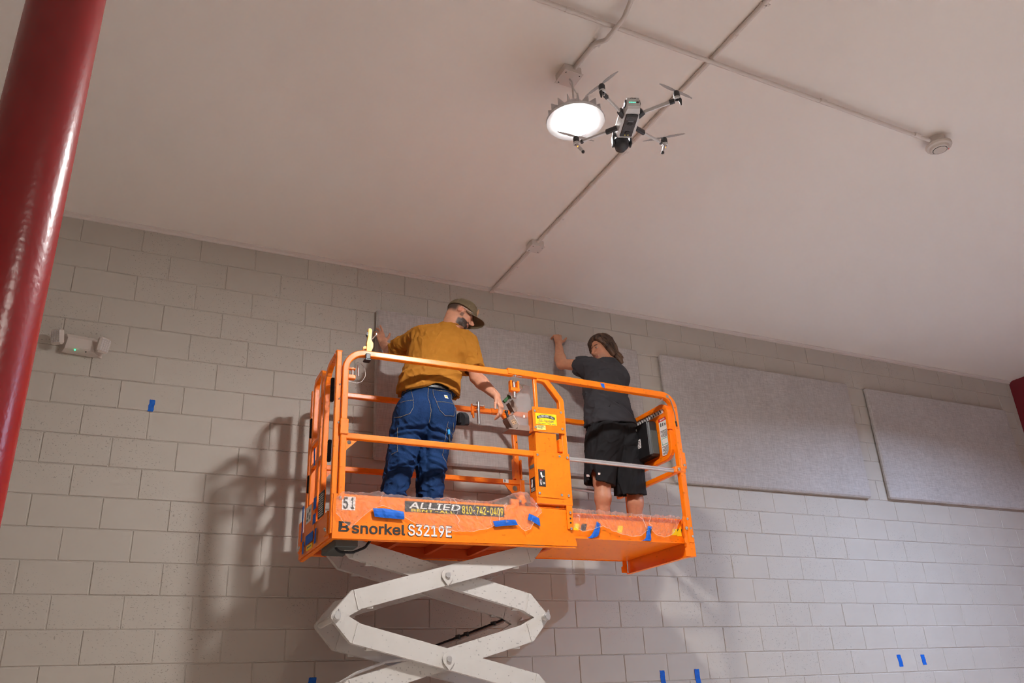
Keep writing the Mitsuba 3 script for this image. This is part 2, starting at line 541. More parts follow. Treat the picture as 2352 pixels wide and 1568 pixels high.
# ------------------------------------------------------------------ the hall
CEIL = 5.085
put('wall_back', box(-9, 10.3, .0040, .25, 0, CEIL), 'm_mortar', smooth=False, kind='structure', label='painted grey-beige concrete block wall behind the lift')
put('ceiling', box(-9, 10.5, -18, .25, CEIL, CEIL + .2), 'm_ceiling', smooth=False, kind='structure', label='plain flat light grey ceiling')
put('floor', box(-9, 10.5, -18, .25, -.2, 0), 'm_floor', smooth=False, kind='structure')
put('wall_right', box(10.24, 10.45, -18, 0.006, 0, CEIL), 'm_redwall', smooth=False, kind='structure', label='dark red wall meeting the block wall at the right edge')
put('wall_left', box(-9.2, -9, -18, .25, 0, CEIL), 'm_otherwall', smooth=False, kind='structure')
put('wall_front', box(-9, 10.5, -18.2, -18, 0, CEIL), 'm_otherwall', smooth=False, kind='structure')
tr = np.array([(0, 0), (-.034, 0), (-.034, -.008), (-.012, -.014), (-.009, -.030), (0, -.030)])
put('trim_1', moved(trimesh.creation.extrude_polygon(Polygon(tr), 19.24, engine='earcut'), frame((-9, 0.0, CEIL), (0, 1, 0), (0, 0, 1))), 'm_trim',
    smooth=False, kind='structure', label='thin light angle trim where the block wall meets the ceiling')

B = .2032
# concrete blocks laid in running bond, each its own piece
FRONT = {}


def block_mesh(w, h):
    g, c, d = .0030, .0032, .035
    a, b_, z0, z1 = g, w - g, g, h - g
    P = [(a, d, z0), (b_, d, z0), (b_, d, z1), (a, d, z1), (a, c, z0), (b_, c, z0), (b_, c, z1), (a, c, z1),
         (a + c, 0, z0 + c), (b_ - c, 0, z0 + c), (b_ - c, 0, z1 - c), (a + c, 0, z1 - c)]
    Fs = []
    for o in (0, 4):
        for j in range(4):
            p, q = o + j, o + (j + 1) % 4
            Fs += [(p, q, q + 4), (p, q + 4, p + 4)]
    Fs += [(8, 9, 10), (8, 10, 11)]
    return trimesh.Trimesh(P, Fs, process=False)


def pix(X):
    R = np.array([np.cross(DOWN, FWD), DOWN, FWD])
    c = (np.atleast_2d(X) - CAM) @ R.T
    return c[:, :2] / c[:, 2:] * 1918.5 + [1176, 784]


PANELS = [(2.188, 4.700, 3.440, 4.690), (4.955, 7.365, 3.458, 4.688), (7.632, 9.93, 3.470, 4.672)]
cells = []
for n in range(0, 25):
    for u in range(-45, 51):
        if (u - n) % 2:
            continue
        x0, x1, z0, z1 = u * B, min((u + 2) * B, 10.24), n * B, min((n + 1) * B, CEIL)
        q = pix([(x0, 0, z0), (x1, 0, z0), (x1, 0, z1), (x0, 0, z1)])
        area = abs(Polygon(q).intersection(Polygon([(0, 0), (2352, 0), (2352, 1568), (0, 1568)])).area) if x1 > -2.5 and n > 4 else 0
        if any(x0 >= a and x1 <= b and z0 >= c and z1 <= d for a, b, c, d in PANELS):
            area = 0
        cells.append((area, n, u, x0, x1, z0, z1))
cells.sort(key=lambda t: -t[0])
bl = mikit.ply(block_mesh(2 * B, B), 'm_wall', smooth=False)
rest = []
for i, (area, n, u, x0, x1, z0, z1) in enumerate(cells):
    dy = float(rng.uniform(-.0018, .0012))
    cutm = x1 - x0 < 2 * B - 1e-6
    if i < 300 and area > 0 and not cutm:
        scene[numbered('wall_back__block')] = {**bl, 'to_world': T().translate([x0, dy, z0])}
    elif n > 2:
        m = block_mesh(x1 - x0, z1 - z0)
        m.apply_translation((x0, dy, z0))
        rest.append(m)
part('wall_back', 'far_blocks', cat_(*rest), 'm_wall', smooth=False, kind='stuff')

# red steel column at the left, near the camera
cx, cy, cr = .075, -3.46, .112
put('column', cat_(lathe([(0, 0), (cr, 0), (cr, CEIL), (0, CEIL)], (cx, cy, 0), n=64)), 'm_red', smooth=40,
    label='glossy dark red round steel column at the left edge of the frame', cat='column')
part('column', 'base_plate', box(cx - .18, cx + .18, cy - .18, cy + .18, 0, .02, .004), 'm_red')
part('column', 'cap_plate', box(cx - .17, cx + .17, cy - .17, cy + .17, CEIL - .016, CEIL, .004), 'm_red')

# conduits under the ceiling
def strap(parent, p, d, r):
    d = unit(d)
    s = np.cross(d, [0, 0, 1])
    path = [np.array(p) + s * r * 3.2 + [0, 0, r * .9], np.array(p) + s * r * 1.2 + [0, 0, r * .85]] + \
           [np.array(p) + (s * math.cos(t) - np.array([0, 0, 1]) * math.sin(t)) * (r + .0015) for t in np.linspace(0.1, math.pi - .1, 9)] + \
           [np.array(p) - s * r * 1.25 + [0, 0, r * .85]]
    part(parent, 'strap', sweep(np.array(path), rsq(.003, .018, .001), d), 'm_trim')


zc = CEIL - .015
c1 = thing('conduit', 'straight painted conduit on the ceiling running from the block wall past the drone', 'conduit')
part(c1, 'pipe', rtube([(3.245, -.004, zc - .004), (3.243, -.80, zc), (3.235, -7, zc)], .014), 'm_trim', smooth=40)
for y in (-.45, -1.25, -2.15, -3.55, -4.6):
    strap(c1, (3.243, y, zc), (0, 1, 0), .014)
part(c1, 'wall_clip', box(3.223, 3.267, -.036, -.0, CEIL - .036, CEIL - .026, .002), 'm_trim')
for y in (-1.75, -3.3):
    part(c1, 'coupling', cyl((3.2415, y - .025, zc), (3.2415, y + .025, zc), .0168), 'm_trim', smooth=40)
c2 = thing('conduit', 'ceiling conduit crossing to the round smoke detector at the right', 'conduit')
zb = CEIL - .0445
part(c2, 'pipe', rtube([(-6, -3.16, zb), (2.2, -3.13, zb), (5.09, -3.085, zb)], .013), 'm_trim', smooth=40)
for x in (2.28, 4.1, 4.95):
    part(c2, 'coupling', cyl((x - .025, -3.13 + .0135 * max(0, x - 2.2), zb), (x + .025, -3.13 + .0135 * max(0, x - 2.2), zb), .0158), 'm_trim', smooth=40)
c3 = thing('conduit', 'short bent conduit hopping over another to feed the glowing lamp', 'conduit')
part(c3, 'pipe', rtube([(2.553, -6, zc), (2.553, -3.33, zc), (2.556, -3.22, zb - .032), (2.551, -3.05, zb - .032), (2.546, -2.95, zc), (2.538, -2.72, zc)], .0135, up=(1, 0, 0), fil=.07), 'm_trim', smooth=40)
strap(c3, (2.548, -2.93, zc), (0, 1, 0), .0135)
# junction boxes
b1 = thing('junction_box', 'small square painted junction box midway along the straight conduit', 'junction box')
part(b1, 'box', box(3.19, 3.296, -.905, -.80, CEIL - .052, CEIL, .004), 'm_trim')
part(b1, 'cover', box(3.184, 3.302, -.911, -.794, CEIL - .056, CEIL - .0505, .002), 'm_trim')
for dx, dy in ((-.04, -.035), (.04, -.035), (-.04, .035), (.04, .035)):
    part(b1, 'screw', cyl((3.243 + dx, -.852 + dy, CEIL - .058), (3.243 + dx, -.852 + dy, CEIL - .055), .004, n=10), 'm_darkgrey')
b2 = thing('junction_box', 'square ceiling junction box above the glowing lamp', 'junction box')
part(b2, 'box', box(2.47, 2.585, -2.735, -2.62, CEIL - .05, CEIL, .004), 'm_trim')
part(b2, 'cover', box(2.464, 2.591, -2.741, -2.614, CEIL - .055, CEIL - .0485, .002), 'm_trim')
for dx, dy in ((-.045, -.045), (.045, -.045), (-.045, .045), (.045, .045)):
    part(b2, 'screw', cyl((2.5275 + dx, -2.677 + dy, CEIL - .057), (2.5275 + dx, -2.677 + dy, CEIL - .054), .004, n=10), 'm_darkgrey')

# hanging lamp
lx, ly, lz = LAMP
lp = thing('high_bay_lamp', 'glowing round white lamp hanging from the ceiling beside the drone', 'lamp')
part(lp, 'housing', lathe([(.112, .004), (.165, .0), (.168, .010), (.160, .022), (.10, .045), (.075, .10), (.06, .12), (0, .122)], LAMP, n=56), 'm_dronewhite', smooth=35)
for k in range(16):
    a = k * math.pi / 8
    f = box(.07, .152, -.003, .003, .022, .085, .001)
    part(lp, 'fin', moved(f, T_ := np.block([[np.array([[math.cos(a), -math.sin(a), 0], [math.sin(a), math.cos(a), 0], [0, 0, 1]]), np.array(LAMP)[:, None]], [np.zeros((1, 3)), 1]])), 'm_dronewhite')
rings = [(.115, .002), (.112, -.010), (.100, -.019), (.078, -.026), (.045, -.031)]
dv = [(lx + r * math.cos(t), ly + r * math.sin(t), lz + h) for r, h in rings for t in np.linspace(0, 2 * np.pi, 49)[:-1]] + [(lx, ly, lz - .033)]
df = [f for i in range(4) for k in range(48) for f in ((i * 48 + k, (i + 1) * 48 + k, (i + 1) * 48 + (k + 1) % 48), (i * 48 + k, (i + 1) * 48 + (k + 1) % 48, i * 48 + (k + 1) % 48))]
df += [(4 * 48 + k, 240, 4 * 48 + (k + 1) % 48) for k in range(48)]
disc = trimesh.Trimesh(dv, df, process=False)
if disc.face_normals[-1][2] > 0:
    disc.invert()
part(lp, 'diffuser', disc, 'm_white', smooth=False, emitter={'type': 'area', 'radiance': rgb(*LAMP_RADIANCE)})
part(lp, 'hook', rtube([(lx, ly, lz + .118), (lx, ly, lz + .2), (lx + .012, ly + .012, lz + .30), (lx, ly + .02, CEIL - .055)], .005, up=(1, 0, 0), fil=.03), 'm_zinc', smooth=40)
part(lp, 'cord', rtube([(lx + .03, ly + .02, lz + .118), (lx + .06, ly + .03, lz + .22), (lx + .02, ly + .05, CEIL - .054)], .004, up=(0, 1, 0), fil=.06), 'm_white', smooth=40)

# smoke detector
sd = thing('smoke_detector', 'round white smoke detector on the ceiling at the upper right', 'smoke detector')
sx, sy = 5.165, -3.085
part(sd, 'base_box', lathe([(0, -.058), (.052, -.058), (.052, 0), (0, 0)], (sx, sy, CEIL), n=40), 'm_trim', smooth=40)
part(sd, 'body', lathe([(0, -.100), (.040, -.100), (.056, -.094), (.064, -.082), (.079, -.078), (.084, -.066), (.082, -.058), (0, -.058)], (sx, sy, CEIL), n=48), 'm_emlight', smooth=30)
part(sd, 'vent_ring', lathe([(0, -.104), (.036, -.104), (.043, -.0995), (.043, -.096), (0, -.096)], (sx, sy, CEIL), n=40), 'm_emlight', smooth=30)
part(sd, 'slot', lathe([(.0405, -.1004), (.0455, -.0994), (.0455, -.0975), (.0405, -.0985)], (sx, sy, CEIL), n=40), 'm_decalblack', smooth=30)
part(sd, 'indicator', sph((sx + .05, sy - .03, CEIL - .094), .004, 1), 'm_decalred')

# acoustic panels
plabels = ['large fabric acoustic panel held against the wall by the two men', 'wide fabric acoustic panel on the wall just right of the lift', 'fabric acoustic panel nearest the red wall at the right edge']
for (x0, x1, z0, z1), lb in zip(PANELS, plabels):
    k = put('acoustic_panel', box(x0, x1, -.054, -.006, z0, z1, .014), 'm_fabric', smooth=False, label=lb, cat='acoustic panel', group='fabric acoustic panels on the block wall')
    part(k, 'backing', box(x0 + .02, x1 - .02, -.0065, -.0025, z0 + .02, z1 - .02), 'm_darkgrey', smooth=False)

# emergency light
em = thing('emergency_light', 'twin-headed emergency light with green indicator on the wall near the red column', 'emergency light')
body = m3.Manifold.hull_points(np.array([(x, y, z) for x, y, z in [
    (0.0, 0, 4.015), (.265, 0, 4.000), (.275, 0, 4.10), (-.005, 0, 4.135), (.035, -.06, 4.025), (.215, -.06, 4.018), (.02, -.025, 4.01), (.245, -.025, 4.005),
    (.045, -.062, 4.105), (.19, -.062, 4.10), (.03, -.028, 4.142), (.20, -.028, 4.132)]]))
part(em, 'body', body, 'm_emlight', smooth=False)
part(em, 'ridge', box(.05, .19, -.0645, -.060, 4.028, 4.033, .001), 'm_emlight')
for sgn, x, z in ((-1, -.022, 4.088), (1, .268, 4.066)):
    a = unit((sgn * .55, -.80, -.22))
    xx = unit(np.cross(a, (0, 0, 1)))
    yy = np.cross(xx, a) * -1
    Mh = frame(np.array((x, -.085, z)), xx, np.cross(a, xx), a)
    h = part(em, 'lamp_head', moved(box(-.042, .042, -.052, .052, -.03, .012, .012), Mh), 'm_emlight', label='small square lamp head with a prismatic lens')
    part(em, 'neck', cyl((x * .75 + .125 * .25, -.03, z - .01), (x, -.08, z - .005), .012), 'm_emlight')
    rows = [box(-.033 + .0165 * i, -.0185 + .0165 * i, -.043 + .0145 * j, -.0305 + .0145 * j, .011, .0155, .003) for i in range(4) for j in range(6)]
    put(h + '__lens', moved(cat_(*rows), Mh), 'm_prism', smooth=False)
part(em, 'indicator', sph((.098, -.064, 4.017), .0055, 1), 'm_greenplastic', emitter={'type': 'area', 'radiance': rgb(.1, 3.5, 1.0)})
part(em, 'test_button', cyl((.165, -.06, 4.013), (.165, -.066, 4.012), .004, n=10), 'm_decalblack')

# masking tape on the wall
for (x, z, dx, w, h), lb in zip([(.618, 3.70, .006, .036, .085), (7.307, 1.93, -.008, .05, .105), (7.623, 1.933, -.008, .05, .09), (4.957, 1.857, -.006, .048, .105), (4.614, 1.857, -.004, .045, .1), (1.817, 1.885, 0, .05, .09)],
                                ['strip of blue masking tape alone on the left part of the wall', 'left one of the two blue tape strips at the lower right of the wall', 'rightmost blue tape strip on the wall',
                                 'right one of the two blue tape strips at the bottom edge right of the lift', 'left one of the two blue tape strips at the bottom edge right of the lift', 'blue tape strip at the bottom edge left of the scissor arms']):
    zz = np.linspace(z - h / 2, z + h / 2, 7)
    L_ = [(x - w / 2 + dx * (q - z) / h + (.002 * math.sin(q * 300)), q) for q in zz]
    R_ = [(x + w / 2 + dx * (q - z) / h + (.002 * math.sin(q * 300)), q) for q in zz[::-1]]
    put('masking_tape', front(L_ + R_, .0014, -.0035), 'm_tape', smooth=False, label=lb, cat='tape', group='blue masking tape strips on the wall')

# ------------------------------------------------------------------ the scissor lift
Y0, Y1 = -1.10, -.26                       # near and far side of the platform
DECK = 2.745
lift = thing('scissor_lift', 'orange scissor lift platform on cream white scissor arms in front of the block wall', 'scissor lift')


def P(name, mesh, m='m_orange', smooth=False, **kw):
    return part(lift, name, mesh, m, smooth, **kw)


# deck, near and far side plates
side = [(1.632, 2.628), (3.272, 2.640), (3.268, 2.672), (3.246, 2.735), (3.246, 2.892), (3.205, 2.892), (3.205, 2.878), (2.985, 2.882), (1.632, 2.892)]
sp = P('side_panel', cat_(front(side, .005, Y0), box(1.634, 3.268, Y0 + .004, Y0 + .045, 2.628, 2.634), box(1.634, 3.2, Y0 + .004, Y0 + .03, 2.884, 2.888)))
P('side_panel', cat_(front([(x + .03, z + .040) for x, z in side], .005, Y1 - .005), box(1.664, 3.27, Y1 - .045, Y1 - .004, 2.668, 2.674)))
P('deck', box(1.64, 3.25, Y0 + .006, Y1 - .006, DECK - .035, DECK), 'm_deckpaint')
P('deck_rail', box(1.66, 3.25, -.985, -.955, 2.655, 2.71, .003), 'm_deckpaint')
P('deck_rail', box(1.66, 3.25, -.50, -.47, 2.64, 2.71, .003), 'm_deckpaint')
P('deck_bar', rtube([(2.05, -.93, 2.672), (2.78, -.93, 2.672)], .011, n=10), 'm_orange', smooth=40)
for x in (1.78, 2.1, 2.42, 2.74, 3.06):
    P('crossmember', box(x, x + .03, Y0 + .05, Y1 - .05, 2.66, 2.71, .002), 'm_deckpaint')
P('end_beam', box(1.632, 1.66, Y0 + .01, Y1 - .005, 2.628, 2.70, .004))
P('end_beam', box(3.10, 3.13, Y0 + .01, Y1 - .005, 2.635, 2.70, .004), 'm_deckpaint')
P('corner_box', box(1.66, 1.80, -1.06, -.74, 2.588, 2.634, .006), 'm_darkgrey')

# platform extension
P('extension_deck', box(3.12, 4.19, Y0 + .05, Y1 - .03, 2.705, 2.74, .002))
P('extension_side', cat_(front([(3.2, 2.705), (4.175, 2.700), (4.175, 2.868), (3.2, 2.868)], .004, Y0 + .042), box(3.2, 4.175, Y0 + .022, Y0 + .046, 2.862, 2.868), box(3.2, 4.175, Y0 + .03, Y0 + .046, 2.698, 2.706)))
P('extension_side', front([(3.2, 2.70), (4.19, 2.70), (4.19, 2.90), (3.2, 2.90)], .004, Y1 - .03))
# end beam below the extension's end: a deep channel with notched cheeks
P('extension_end_plate', cat_(box(4.196, 4.202, Y0 + .01, Y1 - .03, 2.612, 2.868), box(4.165, 4.2, Y0 + .02, Y1 - .05, 2.60, 2.606)))
cheek = [(4.202, 2.60), (4.202, 2.885), (4.162, 2.885), (4.162, 2.735), (4.152, 2.728), (4.152, 2.70), (4.163, 2.692), (4.163, 2.665), (4.148, 2.66), (4.148, 2.602)]
P('end_cheek', front(cheek, .006, Y0 - .004))
P('end_cheek', front([(4.182, 2.61), (4.182, 2.78), (4.13, 2.78), (4.13, 2.705), (4.145, 2.70), (4.145, 2.665), (4.13, 2.655), (4.13, 2.612)], .006, Y1 - .04))
P('extension_post', cat_(sqtube([(4.212, Y0 + .018, 2.602), (4.212, Y0 + .018, 2.885)], .05, up=(0, 1, 0))))

# guard rails: near side
yg = Y0 + .016
P('guard_rail', sqtube([(1.678, yg, 2.86), (1.678, yg, 3.817), (2.86, yg, 3.819)], .040, r=.125, n=9))
P('guard_rail', sqtube([(2.818, yg - .004, 3.829), (4.214, yg - .004, 3.805), (4.210, yg - .004, 2.70)], .046, r=.105, n=9))
P('guard_rail', sqtube([(3.045, yg + .002, 3.806), (3.115, yg + .002, 3.80), (3.232, yg + .002, 3.655), (3.236, yg + .002, 2.80)], .042, r=.05, n=5))
P('mid_rail', sqtube([(1.69, yg, 3.255), (3.02, yg, 3.25)], .038))
P('guard_bar', sqtube([(3.036, yg + .002, 3.56), (3.034, yg + .002, 3.80)], .026))
P('post_sleeve', box(1.652, 1.705, Y0 - .012, Y0 + .045, 3.26, 3.36, .004))
gus = Polygon([(1.70, 3.236), (1.775, 3.236), (1.70, 3.165)]).difference(Point(1.718, 3.216).buffer(.013))
P('gusset', front(gus, .005, Y0 + .01))
for z in (3.335, 3.49, 3.585):
    bolt(lift, (1.646, Y0 + .005, z), .008, (-1, -.3, 0))
bolt(lift, (1.672, Y0 - .001, 2.868), .010)
# sliding round rail of the extension
P('slide_rail', rtube([(3.22, Y0 + .022, 3.243), (4.20, Y0 + .022, 3.226)], .016, n=14), 'm_zinc', smooth=40)
P('rail_clamp', cat_(box(4.148, 4.24, Y0 - .014, Y0 + .05, 3.205, 3.252, .006)))
P('rail_clamp', box(4.205, 4.25, Y0 - .016, Y0 - .004, 3.235, 3.36, .005))
bolt(lift, (4.175, Y0 - .014, 3.228), .013)
bolt(lift, (4.228, Y0 - .016, 3.262), .010)
P('lock_wire', cat_(rtube([(4.155, yg - .02, 3.80), (4.165, yg - .05, 3.76), (4.195, yg - .04, 3.66), (4.205, yg - .03, 3.585)], .0035, up=(0, 1, 0), fil=.02), rtube([(4.155, yg - .02, 3.80), (4.11, yg + .02, 3.765)], .0045)), 'm_steel', smooth=40)
P('lock_pin', cyl((4.155, yg - .03, 3.792), (4.155, yg + .03, 3.792), .012), 'm_steel', smooth=40)
P('pin_end', cyl((4.204, yg - .03, 3.60), (4.208, yg - .028, 3.56), .006), 'm_black', smooth=40)
for x, z, r in ((4.195, 2.865, .010), (4.215, 2.80, .010), (4.222, 2.742, .009)):
    bolt(lift, (x, Y0 - .010, z), r)
bolt(lift, (4.18, Y0 - .006, 2.80), .013)

# entry mast with its plates, boxes and stickers
P('mast_plate', front(Polygon([(2.992, 3.408), (3.228, 3.412), (3.232, 3.582), (2.992, 3.578)]).buffer(.004), .006, Y0 - .016))
P('mast_box', box(2.998, 3.045, Y0 - .010, Y0 + .075, 3.412, 3.575, .003))
P('mast_plate', box(3.004, 3.168, Y0 - .008, Y0 + .10, 3.262, 3.404, .003))
P('mast_box', box(2.984, 3.258, Y0 - .012, Y0 + .085, 2.905, 3.266, .004))
P('mast_cover', front(Polygon([(2.994, 2.952), (3.19, 2.947), (3.20, 2.955), (3.2, 3.262), (2.994, 3.262)]), .004, Y0 - .0165))
P('hanger_plate', front([(3.205, 2.75), (3.25, 2.75), (3.25, 2.92), (3.205, 2.92)], .006, Y0 - .010))
P('hinge_bracket', box(3.19, 3.215, Y0 + .0, Y0 + .04, 3.28, 3.37, .003))
P('hinge_spacer', cyl((3.17, Y0 + .05, 2.84), (3.17, Y0 + .05, 2.91), .012), 'm_zinc', smooth=40)
for x, z in ((3.005, 3.552), (3.212, 3.560), (3.003, 3.433), (3.214, 3.440), (3.006, 3.238), (3.176, 3.240), (3.236, 3.236), (3.005, 2.975), (3.172, 2.972), (3.226, 2.972), (3.228, 2.858)):
    bolt(lift, (x, Y0 - .0165, z), .0095)
for z in (2.82, 2.79):
    P('hole', cyl((3.229, Y0 - .0115, z), (3.229, Y0 - .006, z), .006, n=14), 'm_decalblack')
bolt(lift, (3.229, Y0 - .012, 2.752), .010)

ys = Y0 - .0178
d1 = P('sticker', front([(3.008, 3.456), (3.172, 3.458), (3.172, 3.539), (3.008, 3.537)], .0014, ys), 'm_yellow', label='yellow rental sticker')
arc = [(3.024, 3.497), (3.02, 3.512), (3.05, 3.523), (3.09, 3.528), (3.13, 3.524), (3.158, 3.513), (3.153, 3.498), (3.13, 3.505), (3.09, 3.509), (3.05, 3.506)]
put(d1 + '__banner', front(Polygon(arc).buffer(.002), .0008, ys - .0008), 'm_decalblack', smooth=False)


def arched(s, x0, x1, z0, h, sag, y):
    m = meshkit.text_mesh(s, 1.0, .0008, True)
    lo, hi = m.bounds
    v = np.array(m.vertices)
    u = (v[:, 0] - lo[0]) / (hi[0] - lo[0])
    out = np.c_[x0 + u * (x1 - x0), y - v[:, 2], z0 + v[:, 1] * h + sag * (1 - (2 * u - 1) ** 2)]
    m2 = trimesh.Trimesh(out, m.faces, process=False)
    if m2.volume < 0:
        m2.invert()
    return m2


put(d1 + '__lettering', arched('ALLIED RENT-ALL', 3.028, 3.150, 3.502, .0145, .010, ys - .0009), 'm_decalwhite', smooth=False)
put(d1 + '__number', fit_text('810-742-0409', 3.034, 3.146, 3.476, 3.492, ys - .0002, bold=False), 'm_decalgrey', smooth=False)
put(d1 + '__small_print', cat_(*[box(a, a + .028, ys - .0008, ys, 3.463, 3.466) for a in (3.022, 3.055, 3.1, 3.135)]), 'm_decalgrey', smooth=False)
d2 = P('sticker', front([(3.012, 3.416), (3.082, 3.420), (3.082, 3.452), (3.012, 3.450)], .0012, ys), 'm_paleyellow', label='small pale yellow sticker')
put(d2 + '__small_print', cat_(*[box(3.018, 3.018 + w, ys - .0008, ys, z, z + .003) for w, z in ((.05, 3.444), (.056, 3.436), (.04, 3.428))]), 'm_decalgrey', smooth=False)
d3 = P('sticker', front([(3.004, 3.022), (3.054, 3.021), (3.054, 3.137), (3.004, 3.137)], .0012, ys - .001), 'm_decalblack', label='black warning sticker with white pictograms')
yp = ys - .0018
hook_ = np.array([(3.018, 3.118), (3.026, 3.120), (3.030, 3.112), (3.030, 3.102), (3.036, 3.094), (3.048, 3.094), (3.048, 3.089), (3.034, 3.087), (3.036, 3.08), (3.034, 3.077), (3.024, 3.086), (3.018, 3.10)])
put(d3 + '__hand_pictogram', front(hook_, .0008, yp), 'm_decalwhite', smooth=False)
ring = Polygon([(3.012, 3.066), (3.024, 3.068), (3.028, 3.056), (3.025, 3.033), (3.016, 3.031), (3.012, 3.05)])
put(d3 + '__boot_pictogram', front(ring.difference(ring.buffer(-.0035)), .0008, yp), 'm_decalwhite', smooth=False)
put(d3 + '__star_pictogram', front(Polygon([(3.042 + r * math.cos(t), 3.045 + r * math.sin(t)) for t, r in zip(np.arange(12) * math.pi / 6, [.012, .004] * 6)]), .0008, yp), 'm_decalwhite', smooth=False)
put(d3 + '__red_mark', cat_(box(3.010, 3.016, yp, yp + .001, 3.122, 3.126), box(3.008, 3.03, yp, yp + .001, 3.069, 3.072), box(3.012, 3.045, yp, yp + .001, 3.130, 3.1335)), 'm_decalred', smooth=False)
# stickers on the mast's left face
for z0, z1, mm in ((3.155, 3.178, 'm_decalgrey'), (2.995, 3.09, 'm_decalblack')):
    q = P('sticker', box(2.9825, 2.9845, Y0 + .0, Y0 + .062, z0, z1), mm)
    if mm == 'm_decalblack':
        put(q + '__pictogram', cat_(box(2.9815, 2.983, Y0 + .03, Y0 + .045, 3.04, 3.08), cyl((2.981, Y0 + .042, 3.035), (2.983, Y0 + .042, 3.035), .012)), 'm_decalwhite', smooth=False)
        put(q + '__small_print', cat_(*[box(2.9815, 2.983, Y0 + .008, Y0 + .055, z, z + .003) for z in (3.0, 3.007, 3.014)]), 'm_decalwhite', smooth=False)

# control box in a clear guard, between the rails
cg = [(2.885, 3.585), (2.93, 3.545), (2.875, 3.45 + .02), (2.90, 3.452), (3.06, 3.46), (3.05, 3.80), (2.965, 3.80), (2.925, 3.72)]
P('control_guard', front([(2.905, 3.46), (3.06, 3.462), (3.05, 3.79), (2.985, 3.80), (2.955, 3.74), (2.885, 3.66), (2.925, 3.60), (2.872, 3.55)], .003, -.975), 'm_clear', label='clear scratched plastic guard')
P('control_tray', cat_(box(2.84, 3.06, -1.04, -.93, 3.428, 3.436), front([(2.905, 3.43), (3.05, 3.435), (3.05, 3.468), (2.905, 3.464)], .003, -1.04)), 'm_brown', label='brown metal tray')
Mb = frame((2.880, -1.0, 3.482), unit((.5, 0, -.87)), (0, 1, 0))
Mb[:3, 2] = np.cross(Mb[:3, 0], Mb[:3, 1])
cb = P('control_box', moved(box(-.050, .050, -.038, .045, -.031, .031, .006), Mb), 'm_brown', label='brown control box')
put(cb + '__label', moved(box(-.018, .016, -.0395, -.0375, -.016, .014), Mb), 'm_label_brown', smooth=False)
for a_, b_ in ((-.012, -.011), (.004, -.010), (-.010, .003), (.006, .004)):
    put(cb + '__label_print', moved(box(a_, a_ + .006, -.0405, -.039, b_, b_ + .005), Mb), 'm_decalblack', smooth=False)
put(cb + '__stripe', moved(box(-.042, .040, -.0395, -.0375, .021, .027), Mb), 'm_zinc', smooth=False)
put(cb + '__top_panel', moved(box(-.0515, -.048, -.034, .04, -.028, .028, .001), Mb), 'm_black', smooth=False)
put(cb + '__joystick', cat_(cyl((2.855, -1.0, 3.524), (2.851, -.99, 3.564), .009, .007), sph((2.850, -.988, 3.569), (.013, .012, .012))), 'm_black', smooth=40)
P('tray_bracket', front([(2.876, 3.642), (2.905, 3.668), (2.945, 3.60), (2.915, 3.572)], .05, -.985), 'm_brown')
P('guard_tag', box(2.985, 3.0, -.9775, -.9755, 3.545, 3.565), 'm_decalwhite')
# spring pin below the near rail and its twin on the far rail
for x, y, z, gx in ((2.888, Y0 + .05, 3.80, 0), (2.9465, Y1, 3.8541, 0)):
    far = y > -.7
    P('pin_bracket', cat_(box(x - .035, x - .02, y - .018, y + .018, z - .085, z - .02, .003), box(x + .02, x + .035, y - .018, y + .018, z - .085, z - .02, .003), box(x - .035, x + .035, y - .02, y + .02, z - .10, z - .072, .003)) if not far else
      cat_(box(x - .055, x - .035, y - .035, y - .015, z - .07, z + .02, .003), box(x - .055, x + .06, y - .03, y - .018, z - .01, z + .018, .003), box(x - .05, x - .036, y - .045, y - .03, z - .10, z - .05, .003)))
    P('spring_pin', cyl((x, y - (.04 if far else 0), z - .145), (x, y - (.04 if far else 0), z + (.035 if far else -.02)), .0125), 'm_steel', smooth=40)
    P('cross_bolt', cyl((x - .05, y - .04, z + .008), (x + .045, y - .04, z + .008), .008, n=12), 'm_zinc', smooth=40)
    bolt(lift, (x - .012, y - .05 if not far else y - .045, z + (.0 if not far else -.03)), .009)

# far-side guard
P('guard_rail', sqtube([(1.7325, Y1, 2.9109), (1.7325, Y1, 3.8357), (3.1679, Y1, 3.8357), (3.2664, Y1, 3.7055), (3.2756, Y1, 3.2902)], .038, r=.06, n=6))
P('guard_rail', sqtube([(3.0654, Y1 - .006, 3.8398), (4.2855, Y1 - .006, 3.8183), (4.2814, Y1 - .006, 2.7776)], .040, r=.10, n=8))
P('mid_rail', sqtube([(1.7325, Y1, 3.28), (3.3166, Y1, 3.2759)], .038))
P('post', sqtube([(3.3074, Y1, 3.2964), (3.3033, Y1, 2.7776)], .042))
P('post_sleeve', cat_(box(3.2418, 3.2571, Y1 - .03, Y1 + .02, 3.3005, 3.4645, .002), box(3.293, 3.3074, Y1 - .03, Y1 + .02, 3.3025, 3.4543, .002)))
P('gusset', front(Polygon([(3.1526, 3.2615), (3.2858, 3.2615), (3.2858, 3.1262)]).difference(Point(3.2479, 3.2287).buffer(.021)), .005, Y1 - .01))
P('gusset', front(Polygon([(1.753, 3.2615), (1.835, 3.2615), (1.753, 3.1774)]).difference(Point(1.7756, 3.239).buffer(.014)), .005, Y1 - .01))
q = P('sticker', front([(3.1423, 3.2656), (3.1905, 3.2656), (3.1905, 3.2923), (3.1423, 3.2923)], .0012, Y1 - .0205), 'm_decalwhite')
put(q + '__mark', cat_(box(3.1556, 3.1618, Y1 - .0215, Y1 - .0205, 3.2697, 3.2882), box(3.1515, 3.1659, Y1 - .0215, Y1 - .0205, 3.283, 3.2861)), 'm_decalblack', smooth=False)
